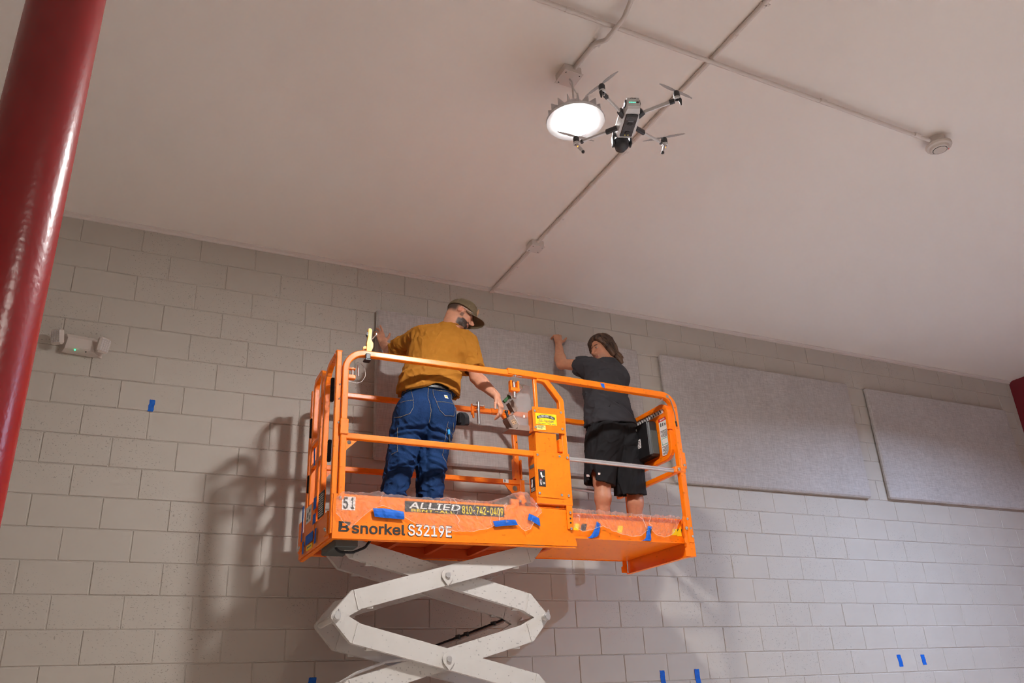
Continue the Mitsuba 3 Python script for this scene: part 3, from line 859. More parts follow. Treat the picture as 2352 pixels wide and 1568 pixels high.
P('slide_rail', rtube([(3.2705, Y1 + .012, 3.2923), (4.2855, Y1 + .012, 3.2441)], .016, n=14), 'm_zinc', smooth=40)
for x, z in ((3.2756, 3.5978), (3.2787, 3.4953), (3.3115, 3.1979)):
    P('hole', cyl((x, Y1 - .0225, z), (x, Y1 - .015, z), .005, n=12), 'm_decalblack')

# end guard of the extension with the black manual case
ge = 4.182
P('end_guard', sqtube([(ge, Y0 + .04, 3.55), (ge, Y0 + .04, 3.752), (ge, Y1 - .05, 3.752), (ge, Y1 - .05, 3.345), (ge, Y0 + .05, 3.345), (ge, Y0 + .04, 3.54)], .036, up=(1, 0, 0), r=.075, n=6))
P('end_rail', sqtube([(ge + .01, Y0 + .02, 3.228), (ge + .01, Y1, 3.222)], .036, up=(1, 0, 0)))
P('end_sheet', box(ge + .002, ge + .006, Y0 + .045, Y1 - .04, 3.355, 3.745))
mc = P('manual_case', box(ge - .085, ge + .002, -.905, -.615, 3.385, 3.665, .014), 'm_black', smooth=False, label='black plastic manual case with two white labels')
put(mc + '__lid', box(ge - .092, ge - .083, -.90, -.62, 3.39, 3.66, .004), 'm_black', smooth=False)
put(mc + '__grip', box(ge - .07, ge - .01, -.912, -.900, 3.40, 3.585, .003), 'm_darkgrey', smooth=False)
for (a, b, c, d) in ((-.70, -.635, 3.575, 3.635), (-.735, -.63, 3.475, 3.545)):
    q = put(mc + '__label', box(ge - .0945, ge - .0918, a - .06, b - .06, c, d), 'm_decalwhite', smooth=False)
    put(mc + '__label_print', cat_(*[box(ge - .0952, ge - .0944, a - .055, b - .055 - .015 * (i % 3), c + .008 + i * .011, c + .012 + i * .011) for i in range(int((d - c) / .013))]), 'm_decalgrey', smooth=False)
st = P('sticker', box(ge - .004, ge + .0015, -1.0, -.46, 3.70, 3.742), 'm_decalwhite', label='strip of white and black safety pictograms')
pics = []
for i in range(16):
    y = -.985 + i * .033
    pics += [box(ge - .0052, ge - .0035, y, y + .012, 3.704, 3.716), box(ge - .0052, ge - .0035, y + .013, y + .026, 3.722 + .006 * (i % 2), 3.732 + .004 * (i % 2)), box(ge - .0052, ge - .0035, y + .003, y + .018, 3.720, 3.724)]
put(st + '__pictograms', cat_(*pics), 'm_decalblack', smooth=False)
st = P('sticker', box(ge - .004, ge + .0015, -1.035, -.935, 3.375, 3.665), 'm_decalwhite', label='white instruction sticker with red header')
put(st + '__header', box(ge - .0052, ge - .0035, -1.035, -.935, 3.64, 3.665), 'm_decalred', smooth=False)
put(st + '__header_text', fit_text('DANGER', 0, .06, 0, .012, 0, o=(ge - .0054, -.955, 3.646), xd=(0, -1, 0)), 'm_decalwhite', smooth=False)
pr = [box(ge - .0052, ge - .0038, -1.028, -.945 - .02 * (i % 3 == 2), 3.382 + .0095 * i, 3.386 + .0095 * i) for i in list(range(0, 7)) + list(range(14, 20))]
pr += [box(ge - .0052, ge - .0038, -.99, -.975, 3.60, 3.625), box(ge - .0052, ge - .0038, -1.02, -1.005, 3.60, 3.618), box(ge - .0052, ge - .0038, -.965, -.95, 3.60, 3.63)]
put(st + '__print', cat_(*pr), 'm_decalgrey', smooth=False)
fr = Polygon([(0, 0), (.08, 0), (.08, .05), (0, .05)])
put(st + '__frame', extr(fr.difference(fr.buffer(-.004)), .001, (ge - .0042, -.948, 3.455), (0, -1, 0), (0, 0, 1)), 'm_decalgreen', smooth=False)
st = P('sticker', box(ge - .004, ge + .0015, -.61, -.575, 3.40, 3.69), 'm_decalwhite')
put(st + '__print', cat_(*[box(ge - .0052, ge - .0038, -.605, -.58, 3.41 + .02 * i, 3.415 + .02 * i) for i in range(13)]), 'm_decalgrey', smooth=False)

# left end: corner post, two narrow gate loops, kick plate
xe = 1.635
P('post', sqtube([(xe, -1.078, 2.66), (xe, -1.078, 3.812)], .034))
P('post_cap', box(xe - .020, xe + .020, -1.098, -1.058, 3.809, 3.819, .004))
P('gate_frame', sqtube([(xe, -1.04, 3.80), (xe + .008, -.775, 3.80), (xe + .010, -.765, 2.70)], .036, up=(1, 0, 0), r=.14, n=7))
P('gate_frame', sqtube([(xe + .024, -.395, 2.72), (xe + .024, -.395, 3.855), (xe + .014, -.655, 3.845), (xe + .014, -.655, 2.72)], .036, up=(1, 0, 0), r=.06, n=6))
P('gate_bar', sqtube([(xe + .010, -.765, 3.215), (xe + .013, -.655, 3.22)], .03, up=(1, 0, 0)))
P('gate_bar', sqtube([(xe + .014, -.655, 3.38), (xe + .024, -.395, 3.39)], .03, up=(1, 0, 0)))
P('gate_bar', sqtube([(xe + .014, -.655, 3.225), (xe + .024, -.395, 3.235)], .03, up=(1, 0, 0)))
P('post', sqtube([(xe + .028, -.295, 2.68), (xe + .028, -.295, 3.82)], .034))
for y, za, zb_ in ((-.975, 3.51, 3.67), (-.965, 3.12, 3.26), (-.345, 3.46, 3.60), (-.355, 3.07, 3.19)):
    P('rubber_strip', box(xe - .022 + .03 * (y + 1.1), xe + .0 + .03 * (y + 1.1), y - .012, y + .012, za, zb_, .004), 'm_rubber')
P('kick_plate', box(xe - .012, xe - .006, -1.06, -.27, 2.64, 2.80))
P('kick_plate', box(xe - .016, xe - .010, -.70, -.42, 2.70, 2.945))
P('corner_channel', box(xe - .022, xe - .008, -1.045, -.965, 2.66, 2.80, .003))
P('corner_channel', box(xe - .020, xe - .008, -.35, -.27, 2.68, 2.88, .003))
q = P('sticker', box(xe - .0185, xe - .0155, -.60, -.46, 2.835, 2.94), 'm_decalwhite')
put(q + '__pictograms', cat_(box(xe - .0195, xe - .018, -.585, -.56, 2.85, 2.875), box(xe - .0195, xe - .018, -.53, -.50, 2.87, 2.90), box(xe - .0195, xe - .018, -.58, -.55, 2.895, 2.915), box(xe - .0195, xe - .018, -.52, -.485, 2.845, 2.86)), 'm_decalgrey', smooth=False)
q = P('sticker', box(xe - .0185, xe - .0155, -.93, -.79, 2.80, 2.955), 'm_decalblack')
P('mounting_plate', box(xe - .0155, xe - .010, -.94, -.78, 2.79, 2.96))
put(q + '__print', cat_(*[box(xe - .0195, xe - .018, -.915, -.81 + .005 * (i % 3), 2.81 + .014 * i, 2.814 + .014 * i) for i in range(10)]), 'm_decalwhite', smooth=False)
q = P('sticker', box(xe - .0185, xe - .0125, -.66, -.52, 2.655, 2.685), 'm_yellow')
put(q + '__print', box(xe - .0195, xe - .018, -.64, -.54, 2.666, 2.673), 'm_decalgrey', smooth=False)
for y, z in ((-1.0, 2.70), (-1.02, 2.69), (-.33, 2.71), (-.30, 2.70)):
    bolt(lift, (xe - .022, y, z), .010, (-1, 0, 0))
# hinge tabs and lanyard behind the near corner post
P('hinge_tab', box(1.70, 1.752, -1.065, -1.035, 3.712, 3.722, .002))
P('hinge_tab', box(1.70, 1.752, -1.07, -1.03, 3.645, 3.672, .003))
P('hinge_pin', cyl((1.735, -1.05, 3.655), (1.735, -1.05, 3.728), .007, n=12), 'm_zinc', smooth=40)
P('lanyard', rtube([(1.70, -1.05, 3.635), (1.76, -1.045, 3.625), (1.80, -1.04, 3.64), (1.826, -1.04, 3.69), (1.815, -1.04, 3.745), (1.78, -1.04, 3.775), (1.755, -1.045, 3.765)], .0022, up=(0, 1, 0), fil=.05), 'm_zinc', smooth=40)
P('lanyard_pin', cyl((1.772, -1.045, 3.675), (1.772, -1.045, 3.752), .005, n=10), 'm_steel', smooth=40)

# decals on the side panel
yd = Y0 - .0016
d = P('decal', front([(2.074, 2.806), (2.746, 2.806), (2.746, 2.872), (2.074, 2.872)], .0012, yd), 'm_decalblack', label='black rental decal with white and yellow lettering')
put(d + '__lettering', fit_text('ALLIED', 2.10, 2.435, 2.829, 2.866, yd - .0002, slant=.3), 'm_decalwhite', smooth=False)
put(d + '__lettering', fit_text('RENT-ALL', 2.115, 2.40, 2.809, 2.824, yd - .0002), 'm_yellow', smooth=False)
put(d + '__number', fit_text('810-742-0409', 2.452, 2.738, 2.815, 2.862, yd - .0002), 'm_yellow', smooth=False)
d = P('decal', front([(1.684, 2.797), (1.765, 2.797), (1.765, 2.877), (1.684, 2.877)], .0012, yd), 'm_decalwhite', label='white number decal')
put(d + '__number', cat_(fit_text('5', 1.692, 1.72, 2.805, 2.87, yd - .0002), fit_text('1', 1.738, 1.757, 2.805, 2.87, yd - .0002)), 'm_decalblack', smooth=False)
em_ = Polygon([(1.669, 2.668), (1.720, 2.668), (1.735, 2.682), (1.722, 2.697), (1.738, 2.712), (1.738, 2.726), (1.669, 2.729)])
em_ = em_.difference(Polygon([(1.682, 2.677), (1.712, 2.677), (1.718, 2.683), (1.708, 2.69), (1.69, 2.69)])).difference(Polygon([(1.69, 2.70), (1.705, 2.70), (1.722, 2.714), (1.722, 2.719), (1.69, 2.719)]))
P('emblem', front(em_, .0014, yd), 'm_decalblack', label='black block emblem beside the maker lettering')
P('lettering', fit_text('snorkel', 1.748, 2.077, 2.664, 2.664 + .0585, yd + .0006, depth=.0018), 'm_decalblack', label='black lettering on the side panel')
m1 = meshkit.text_mesh('S3219E', 1.0, .0014, True)
P('lettering', fit_text('S3219E', 2.096, 2.376, 2.664, 2.727, yd - .0006, depth=.0018), 'm_decalwhite', label='white outlined model lettering')
P('lettering_outline', fit_text('S3219E', 2.0925, 2.3805, 2.661, 2.7305, yd + .0006, depth=.0016), 'm_decalblack')
# hazard marks on the extension's toe board
hz = []
for i, x in enumerate((3.275, 3.33, 3.62, 3.86, 4.08, 4.12)):
    P('hazard_mark', front([(x, 2.755), (x + .04, 2.755), (x + .055, 2.80), (x + .015, 2.80)], .0012, Y0 + .0406), ('m_yellow', 'm_decalblack')[i % 2])
P('hazard_mark', front([(4.125, 2.75), (4.165, 2.75), (4.165, 2.82), (4.12, 2.77)], .0012, Y0 + .0402), 'm_yellow')

# folded bracket under the film near the mast
P('gate_latch', cat_(moved(box(-.022, .022, -.01, .01, -.03, .03, .003), frame((2.915, -1.03, 2.945), unit((.8, 0, .55)), (0, 1, 0))), box(2.83, 2.89, -1.04, -1.01, 2.89, 2.945, .004)))
bolt(lift, (2.895, -1.045, 2.93), .010)
P('hose', rtube([(1.70, -1.02, 2.63), (1.665, -1.03, 2.592), (1.70, -1.03, 2.562), (1.78, -1.02, 2.565), (1.86, -1.0, 2.60), (1.90, -.98, 2.65)], .0075, up=(0, 1, 0), fil=.05), 'm_rubber', smooth=40)

# scissor stack
HX, HZ, CX = .680, .242, 2.383
ARMH = .0575
th0 = math.atan2(HZ, HX)
Lp = math.hypot(HX, HZ)
off = math.radians(4.9)
sxp, szp = Lp * math.cos(off), Lp * math.sin(off)     # pin in the arm's own axes


def arm_poly():
    a, h = .602, ARMH
    tip = [(-sxp + .034 * math.cos(t), -szp + .034 * math.sin(t)) for t in np.radians(np.linspace(135, 300, 9))]
    end = [(-a, -h)] + [] 
    left = [(-a, h)] + tip + [(-a + .035, -h)]
    right = [(-x, -z) for x, z in left]
    return left + right


AP = Polygon(arm_poly())


def arm(zc, sgn, y, w, rear, name='scissor_arm'):
    CX = 2.413 if rear else 2.383
    """One arm centred at height zc, its near face at y; sgn +1 rises to the right."""
    a = sgn * (th0 - off)
    d = np.array([sgn * math.cos(a * sgn), 0, math.sin(a * sgn)])
    if sgn > 0:
        xd_, zd_ = (math.cos(a), 0, math.sin(a)), (-math.sin(a), 0, math.cos(a))
        poly = AP
    else:
        a = -(th0 - off)
        xd_, zd_ = (math.cos(a), 0, math.sin(a)), (-math.sin(a), 0, math.cos(a))
        poly = Polygon([(-x, z) for x, z in AP.exterior.coords])
    k = P(name, extr(poly, w, (CX, y + w, zc), xd_, zd_), 'm_cream')
    xd_, zd_ = np.array(xd_), np.array(zd_)
    for s in (-1, 1):
        for dx in (0, .006):
            o = np.array([CX, 0, zc]) + xd_ * s * (.602 + dx)
            pass
        e = np.array([CX, y - .0012, zc]) + xd_ * s * .59
        put(k + '__weld', sweep(np.array([e - zd_ * ARMH * .98, e + zd_ * ARMH * .98]), circ(.0035, 6), (0, 1, 0)), 'm_cream', smooth=40)
        pos = np.array([CX, y + w * .5, zc]) + xd_ * s * .50 - np.array([0, 0, 1]) * (ARMH / math.cos(a) + .004) - np.array([0, 0, math.tan(0)]) 
        put(k + '__stop_pad', box(pos[0] - .02, pos[0] + .02, pos[1] - .014, pos[1] + .014, pos[2] - .008 + 0, pos[2] + .01, .003), 'm_paleyellow' if False else 'm_cream')
    return k


def pin(x, y, z, tear, parent_y):
    put(f'{lift}__pivot_pin', cat_(cyl((x, y - .016, z), (x, y + .03, z), .0165), lathe([(0, 0), (.024, 0), (.024, .004), (0, .004)], (x, y, z), (0, -1, 0), 24)), 'm_zinc', smooth=40)
    if tear:
        w = Polygon([(x + .021 * math.cos(t), z + .021 * math.sin(t)) for t in np.linspace(math.pi * .95, math.pi * 2.15, 14)] + [(x + .016, z + .04), (x + .01, z + .044)])
        put(f'{lift}__pin_keeper', front(w, .004, y - .005), 'm_zinc', smooth=False)
        bolt(lift, (x + .010, y - .005, z + .034), .006)
    else:
        w = Polygon([(x + .040 * math.cos(t), z + .040 * math.sin(t)) for t in np.linspace(-.6, math.pi + .6, 20)] + [(x, z - .064)])
        put(f'{lift}__pivot_boss', front(w, .006, y - .006), 'm_cream', smooth=False)


YO, YI, W = -1.008, -.962, .042
for lev in range(4):
    zc = 2.448 - lev * 2 * HZ
    so = 1 if lev % 2 == 0 else -1                # outer arms rise to the right on the top level
    arm(zc, so, YO, W, False)
    arm(zc, -so, YI, W, False)
    arm(zc, -so, -.565, W, True)
    arm(zc, so, -.518, W, True)
    pin(CX, YO - .006, zc, False, YO)
    P('pivot_tube', cyl((CX, YI, zc), (CX + .03, -.50, zc), .026), 'm_cream', smooth=40)
    if lev < 3:
        zj = zc - HZ
        xo = CX - so * HX
        pin(xo, YO, zj, True, YO)
        P('pivot_tube', cyl((xo, YO + .002, zj), (xo + .03, -.49, zj), .020), 'm_cream', smooth=40)
        pin(CX + so * HX, YI - .044 if lev % 2 else YO, zj, True, YI)
        pin(CX + .03 + so * HX, -.568, zj, True, YI)
        P('pivot_tube', cyl((CX + so * HX, YO if lev % 2 == 0 else YI, zj), (CX + .03 + so * HX, -.49, zj), .020), 'm_cream', smooth=40)
# the top arms' ends sit in the deck frame
P('hose', cat_(rtube([(2.36, -.545, 2.035), (2.63, -.545, 2.12), (2.89, -.545, 2.205), (2.96, -.545, 2.23), (3.03, -.545, 2.26), (3.06, -.545, 2.315), (3.02, -.545, 2.375), (2.96, -.545, 2.40)], .011, up=(0, 1, 0), fil=.06)), 'm_rubber', smooth=40)
P('hose', rtube([(2.36, -.575, 2.027), (2.63, -.575, 2.11), (2.87, -.575, 2.19), (2.96, -.575, 2.22)], .008, up=(0, 1, 0), fil=.06), 'm_brown', smooth=40)
for x, z in ((2.45, 2.063), (2.63, 2.122), (2.69, 2.14), (2.89, 2.206)):
    P('hose_clip', box(x - .008, x + .008, -.59, -.53, z - .012, z + .018, .003), 'm_black')
P('hose', rtube([(1.80, -.56, 1.84), (1.95, -.56, 1.92), (2.15, -.56, 1.985), (2.35, -.56, 2.0)], .010, up=(0, 1, 0), fil=.1), 'm_cream', smooth=40)
# chassis below the frame
zb2 = 2.448 - 3 * 2 * HZ - HZ
P('chassis', box(1.55, 3.25, -1.07, -.42, .28, .74, .02), 'm_orange')
P('chassis_tray', box(1.62, 3.18, -1.06, -.43, .12, .28, .02), 'm_black')
for x in (1.78, 3.02):
    for y in (-1.09, -.47):
        P('wheel', cyl((x, y, .162), (x, y + .09, .162), .16, n=32), 'm_rubber', smooth=40)
P('chassis_post', box(1.62, 1.72, -1.0, -.55, .70, zb2 + .05, .01), 'm_cream')
P('chassis_post', box(3.04, 3.14, -1.0, -.55, .70, zb2 + .05, .01), 'm_cream')

# ------------------------------------------------------------------ people
def head_axes(f, up):
    f = unit(f)
    u = np.array(up, float)
    u = unit(u - f * (u @ f))
    return np.stack([f, np.cross(u, f), u], 1)       # columns: forward, left, up


def head(s, c, M, z=1.0):
    """A head about .235 tall, c between the ears; built in its own axes (forward, left, up)."""
    c = np.array(c, float)

    def W(p):
        return c + M @ (np.array(p, float) * z)
    s.ell(W((-.012, 0, .035)), np.array((.098, .076, .088)) * z, M, k=.01)
    s.ell(W((.030, 0, -.035)), np.array((.063, .060, .085)) * z, M, k=.03)
    s.ell(W((.018, .0, -.065)), np.array((.062, .056, .048)) * z, M, k=.02)
    s.cap(W((.066, -.012, -.098)), W((.066, .012, -.098)), .021 * z, k=.022)
    for q in (1, -1):
        s.ell(W((.058, q * .040, -.022)), np.array((.03, .026, .026)) * z, M, k=.02)       # cheek
        s.cap(W((-.012, q * .052, -.045)), W((.040, q * .036, -.088)), .02 * z, .016 * z, k=.02)  # jaw
        s.ell(W((.092, q * .031, .008)), np.array((.022, .020, .014)) * z, M, k=.012, op='s')
        s.ell(W((.076, q * .031, .006)), np.array((.0135, .0145, .0125)) * z, M, k=.003)
        s.cap(W((.083, q * .012, .026)), W((.070, q * .050, .026)), .009 * z, .007 * z, k=.012)   # brow
        s.ell(W((-.006, q * .079, -.004)), np.array((.019, .0085, .032)) * z, M @ np.array([[.96, 0, .28], [0, 1, 0], [-.28, 0, .96]]), k=.008)
        s.ell(W((.000, q * .089, -.002)), np.array((.010, .007, .018)) * z, M, k=.005, op='s')
        s.cap(W((.098, q * .010, -.036)), W((.096, q * .012, -.038)), .0075 * z, k=.008)
    s.cap(W((.090, 0, .014)), W((.120, 0, -.032)), .0080 * z, .0115 * z, k=.010)
    s.cap(W((.110, 0, -.040)), W((.096, 0, -.046)), .009 * z, .007 * z, k=.008)
    s.cap(W((.088, -.016, -.0655)), W((.088, .016, -.0655)), .0075 * z, k=.006)
    s.cap(W((.086, -.014, -.076)), W((.086, .014, -.076)), .0078 * z, k=.006)
    s.cap(W((.094, -.017, -.0708)), W((.094, .017, -.0708)), .0022 * z, k=.003, op='s')
    return W


def local(V, c, M, z=1.0):
    return (V - np.array(c)) @ M / z


def sstep(a, b, x):
    t = np.clip((x - a) / (b - a), 0, 1)
    return t * t * (3 - 2 * t)


def paint(C, w, col):
    C[:] = C * (1 - w[:, None]) + np.array(col) * w[:, None]


def skin_colors(V, c, M, base, z, beard=0.0, brow=(.03, .018, .012), scalp=None):
    L = local(V, c, M, z)
    n = meshkit.fbm(V * 40, 3, 3)
    C = np.array(base) * (0.88 + .24 * n)[:, None]
    near = (np.abs(L) < [.16, .12, .15]).all(1)
    x, y, u = L.T
    face = near & (x > .01)
    paint(C, .5 * near * sstep(.06, .085, np.abs(y)) * sstep(.05, .02, np.abs(u)) * sstep(.04, .0, np.abs(x)), (.62, .20, .13))
    paint(C, .35 * face * np.exp(-(((y.__abs__() - .04) / .022) ** 2 + ((u + .03) / .025) ** 2)), (.56, .22, .15))
    paint(C, .8 * near * (x > .07) * np.exp(-(((u + .071) / .0085) ** 4)) * sstep(.026, .019, np.abs(y)), (.42, .13, .11))
    paint(C, near * (x > .055) * np.exp(-(((u - .0285 - .10 * (np.abs(y) - .03) * np.sign(.03 - np.abs(y))) / .0055) ** 4)) * sstep(.008, .013, np.abs(y)) * sstep(.052, .046, np.abs(y)) * .9, brow)
    ye = np.abs(y) - .031
    paint(C, near * (x > .06) * np.exp(-((ye / .0125) ** 4 + ((u - .0045) / .0055) ** 4)) * .9, (.33, .28, .26))
    paint(C, near * (x > .06) * np.exp(-((ye / .0052) ** 4 + ((u - .0045) / .0052) ** 4)), (.02, .014, .01))
    paint(C, near * (x > .06) * np.exp(-((ye / .014) ** 4 + ((u - .0105) / .0022) ** 4)) * .85, (.05, .03, .02))
    if beard:
        nb = .84 + .3 * meshkit.noise(V * 330, 5)
        side_ = sstep(-.064, -.080, u - .12 * (x - .04)) * sstep(.0, .015, x)
        chin = sstep(-.056, -.066, u) * (x > .035)
        stache = np.exp(-(((u + .055) / .008) ** 4)) * (x > .07) * sstep(.036, .024, np.abs(y))
        burn = sstep(.017, .009, np.abs(x - .021)) * sstep(.024, .014, np.abs(u + .036)) * sstep(.045, .055, np.abs(y))
        w = np.clip(np.maximum(np.maximum(side_ * sstep(.10, .06, x), chin * 1.1), np.maximum(stache, burn * .75)), 0, 1) * near
        w *= 1 - np.exp(-(((u + .071) / .008) ** 4)) * (x > .08) * sstep(.03, .02, np.abs(y))
        w *= sstep(-.135, -.115, u) * (1 - .6 * (np.abs(y) < .03) * (u < -.115))
        paint(C, np.clip(w * beard * nb, 0, 1), (.022, .014, .011))
    if scalp is not None:
        w = near * sstep(.035, .01, x - .25 * (u - .03)) * sstep(-.058, -.012, u + .2 * x) * (1 - np.exp(-(((x + .003) / .03) ** 4 + ((u + .004) / .038) ** 4)) * (np.abs(y) > .06))
        paint(C, np.clip(w * .95, 0, 1), scalp)
    return np.clip(C, 0, 1)


SK1, SK2 = (.50, .235, .145), (.47, .215, .125)

# ---- person in the mustard shirt
p1 = thing('person', 'man in mustard t-shirt, blue jeans and brown cap reaching down to the controls', 'person')
FOOT = np.array((2.28, -.64, 2.745))


def stance(V):
    """The man's own size and lean: hips near the rail, shoulders towards the wall."""
    V = np.asarray(V, float)
    w = sstep(3.75, 4.25, V[..., 2])[..., None]
    return FOOT + (.962 + .013 * w) * (V - FOOT) + np.array((-.0708, -.2013, -.0412)) * (1 - w) + np.array((-.0466, -.1324, -.0271)) * w


def leaned(m_):
    m_ = tri(m_).copy()
    m_.vertices = stance(m_.vertices)
    return m_


hc = np.array((2.680, -.600, 4.458))
M1 = head_axes((.86, -.33, -.44), (.36, .22, .9))
s = Soft((2.08, -1.10, 3.50), (3.02, .12, 4.66), .0042)
W1 = head(s, hc, M1, 1.02)
s.cap(hc + M1 @ np.array((-.045, 0, -.035)), (2.575, -.625, 4.30), .057, .066, k=.03)
s.cap((2.58, -.62, 4.30), (2.54, -.61, 4.18), .066, .08, k=.03)
s.cap((2.40, -.60, 4.20), (2.68, -.63, 4.18), .055, k=.03)
s.cap((2.50, -.61, 4.18), (2.43, -.63, 3.84), .11, .12, k=.03, flat=((0, 1, 0), .7))
# left arm to the panel's edge
shL, elL, wrL = (2.372, -.565, 4.235), (2.248, -.300, 4.200), (2.266, .015, 4.418)
s.cap(shL, elL, .056, .044, k=.025)
s.cap(elL, (2.250, -.22, 4.255), .048, .051, k=.02)
s.cap((2.250, -.22, 4.255), wrL, .051, .030, k=.02, flat=((1, 0, 0), .95))
hand(s, wrL, (-.26, .16, 1), (.05, -1, .1), (1, 0, 0), 8, spread=.95, size=.98, thumb=(.55, .85, -.1),
     per=[(6, 8, 4), (16, 26, 14), (30, 34, 20), (34, 40, 22)])
# right arm down to the control box
shR, elR, wrR = (2.70, -.65, 4.20), (2.762, -.690, 3.930), (2.868, -.803, 3.752)
s.cap(shR, elR, .058, .046, k=.025)
s.cap(elR, (2.790, -.72, 3.880), .047, .048, k=.02)
s.cap((2.790, -.72, 3.880), wrR, .048, .029, k=.02)
hand(s, wrR, (.26, -.22, -.94), (.60, -.78, .12), (-.8, -.5, -.2), 25, spread=.92, size=1.0, thumb=(.75, .5, .3),
     per=[(26, 30, 14), (32, 34, 18), (32, 36, 20), (30, 34, 22)])
# knuckles and forearm relief
s.wrinkle(lambda Q: -.0012 * (meshkit.fbm(Q * 28, 2, 4) - .5) * 2, .012)
m = s.mesh()
col = skin_colors(np.array(m.vertices), hc, M1, SK1, 1.02, beard=1.0, scalp=(.022, .016, .013))
hv = np.array(m.vertices)
part(p1, 'body', leaned(m), 'm_skin', smooth=True, color=col)

# shirt
s = Soft((2.08, -.98, 3.70), (2.92, -.14, 4.48), .0048)
s.cap((2.412, -.635, 3.78), (2.465, -.615, 4.06), .224, .196, k=.03, flat=((0, 1, 0), .70))
s.cap((2.465, -.615, 4.06), (2.52, -.61, 4.18), .188, .165, k=.05, flat=((0, 1, 0), .70))
s.cap((2.40, -.60, 4.215), (2.675, -.635, 4.20), .088, .095, k=.05)
s.cap((2.565, -.625, 4.285), (2.54, -.62, 4.18), .080, .115, k=.05)
s.cap((2.42, -.67, 4.14), (2.63, -.69, 4.13), .095, .10, k=.05)           # shoulder blades
s.cap((2.385, -.575, 4.23), (2.274, -.345, 4.222), .088, .075, k=.05)
s.cap((2.685, -.64, 4.20), (2.738, -.680, 3.998), .094, .083, k=.05)
# openings
e1 = unit(np.array(elL) - shL)
e2 = unit(np.array((2.738, -.680, 3.998)) - np.array((2.685, -.64, 4.20)))
a1, a2 = np.array((2.274, -.345, 4.222)), np.array((2.738, -.680, 3.998))
s.cut(lambda x, y, z: np.minimum((x - a1[0]) * e1[0] + (y - a1[1]) * e1[1] + (z - a1[2]) * e1[2] - .012, .12 - np.sqrt((x - a1[0]) ** 2 + (y - a1[1]) ** 2 + (z - a1[2]) ** 2)))
s.cut(lambda x, y, z: np.minimum((x - a2[0]) * e2[0] + (y - a2[1]) * e2[1] + (z - a2[2]) * e2[2] - .006, .12 - np.sqrt((x - a2[0]) ** 2 + (y - a2[1]) ** 2 + (z - a2[2]) ** 2)))
s.cap(a1 - e1 * .03, a1 + e1 * .08, .066, .070, k=.004, op='s')
s.cap(a2 - e2 * .035, a2 + e2 * .08, .070, .076, k=.004, op='s')
s.cut(lambda x, y, z: (3.775 + .026 * np.exp(-((x - 2.42) / .12) ** 2) + 0 * y) - z)
s.cap((2.412, -.635, 3.66), (2.418, -.635, 3.80), .212, .205, k=.005, flat=((0, 1, 0), .70), op='s')
nk = hc + M1 @ np.array((-.05, 0, -.06))
s.cut(lambda x, y, z: 0 * x + z - (4.352 + .42 * (y + .66)))
s.cap((2.585, -.625, 4.31), nk + (0, 0, .05), .066, .078, k=.004, op='s')


def shirt_folds(Q):
    x, y, z = Q.T
    low = sstep(4.06, 3.92, z) * sstep(2.10, 2.2, x)
    f = fold_noise(Q, (.9, .1, .35), (3.6, 17), .013, 11) * low
    f += fold_noise(Q, (.25, .1, 1), (3.2, 15), .011, 12) * sstep(3.95, 4.10, z) * (1 - .5 * low)
    sl = sstep(2.40, 2.30, x)
    f += fold_noise(Q, (-.3, .3, 1), (5, 24), .012, 13) * sl
    f += fold_noise(Q, (.8, -.3, -.5), (6, 24), .009, 14) * sstep(2.66, 2.72, x)
    # the deep diagonal fold from the right hip to the left waist, and the roll above the hem
    d = (z - 3.895) - .42 * (x - 2.45) + .25 * (x - 2.45) ** 2
    f += (-.011 * np.exp(-(d / .014) ** 2) + .012 * np.exp(-((d + .03) / .012) ** 2)) * sstep(2.2, 2.3, x) * sstep(2.68, 2.6, x)
    d2 = (z - 3.94) - .15 * (x - 2.3)
    f += (-.008 * np.exp(-(d2 / .012) ** 2) + .008 * np.exp(-((d2 + .025) / .012) ** 2)) * sstep(2.5, 2.35, x)
    # spine hollow
    f += .007 * np.exp(-((x - 2.52 - .25 * (z - 4.1)) / .03) ** 2) * sstep(3.95, 4.1, z) * (y < -.62)
    # armpit seam
    f += .006 * np.exp(-((x - 2.648 + .15 * (z - 4.1)) / .006) ** 2) * sstep(3.98, 4.05, z) * sstep(4.25, 4.2, z)
    return -f * .9


s.wrinkle(shirt_folds, .03)
part(p1, 'shirt', leaned(s.mesh()), 'm_shirt', smooth=True, label='mustard brown short-sleeved t-shirt')
part(p1, 'collar', leaned(rtube([(2.515, -.655, 4.350), (2.545, -.688, 4.338), (2.59, -.692, 4.338), (2.635, -.665, 4.348), (2.66, -.63, 4.36)], .006, up=(0, 0, 1), fil=.04)), 'm_shirt', smooth=40)
part(p1, 'belt', leaned(sweep(np.array([(2.407 + .200 * math.cos(t), -.635 + .128 * math.sin(t), 3.80) for t in np.linspace(0, 2 * math.pi, 40)[:-1]]), rsq(.01, .05, .003), (0, 0, 1), closed=True)), 'm_black', smooth=False)

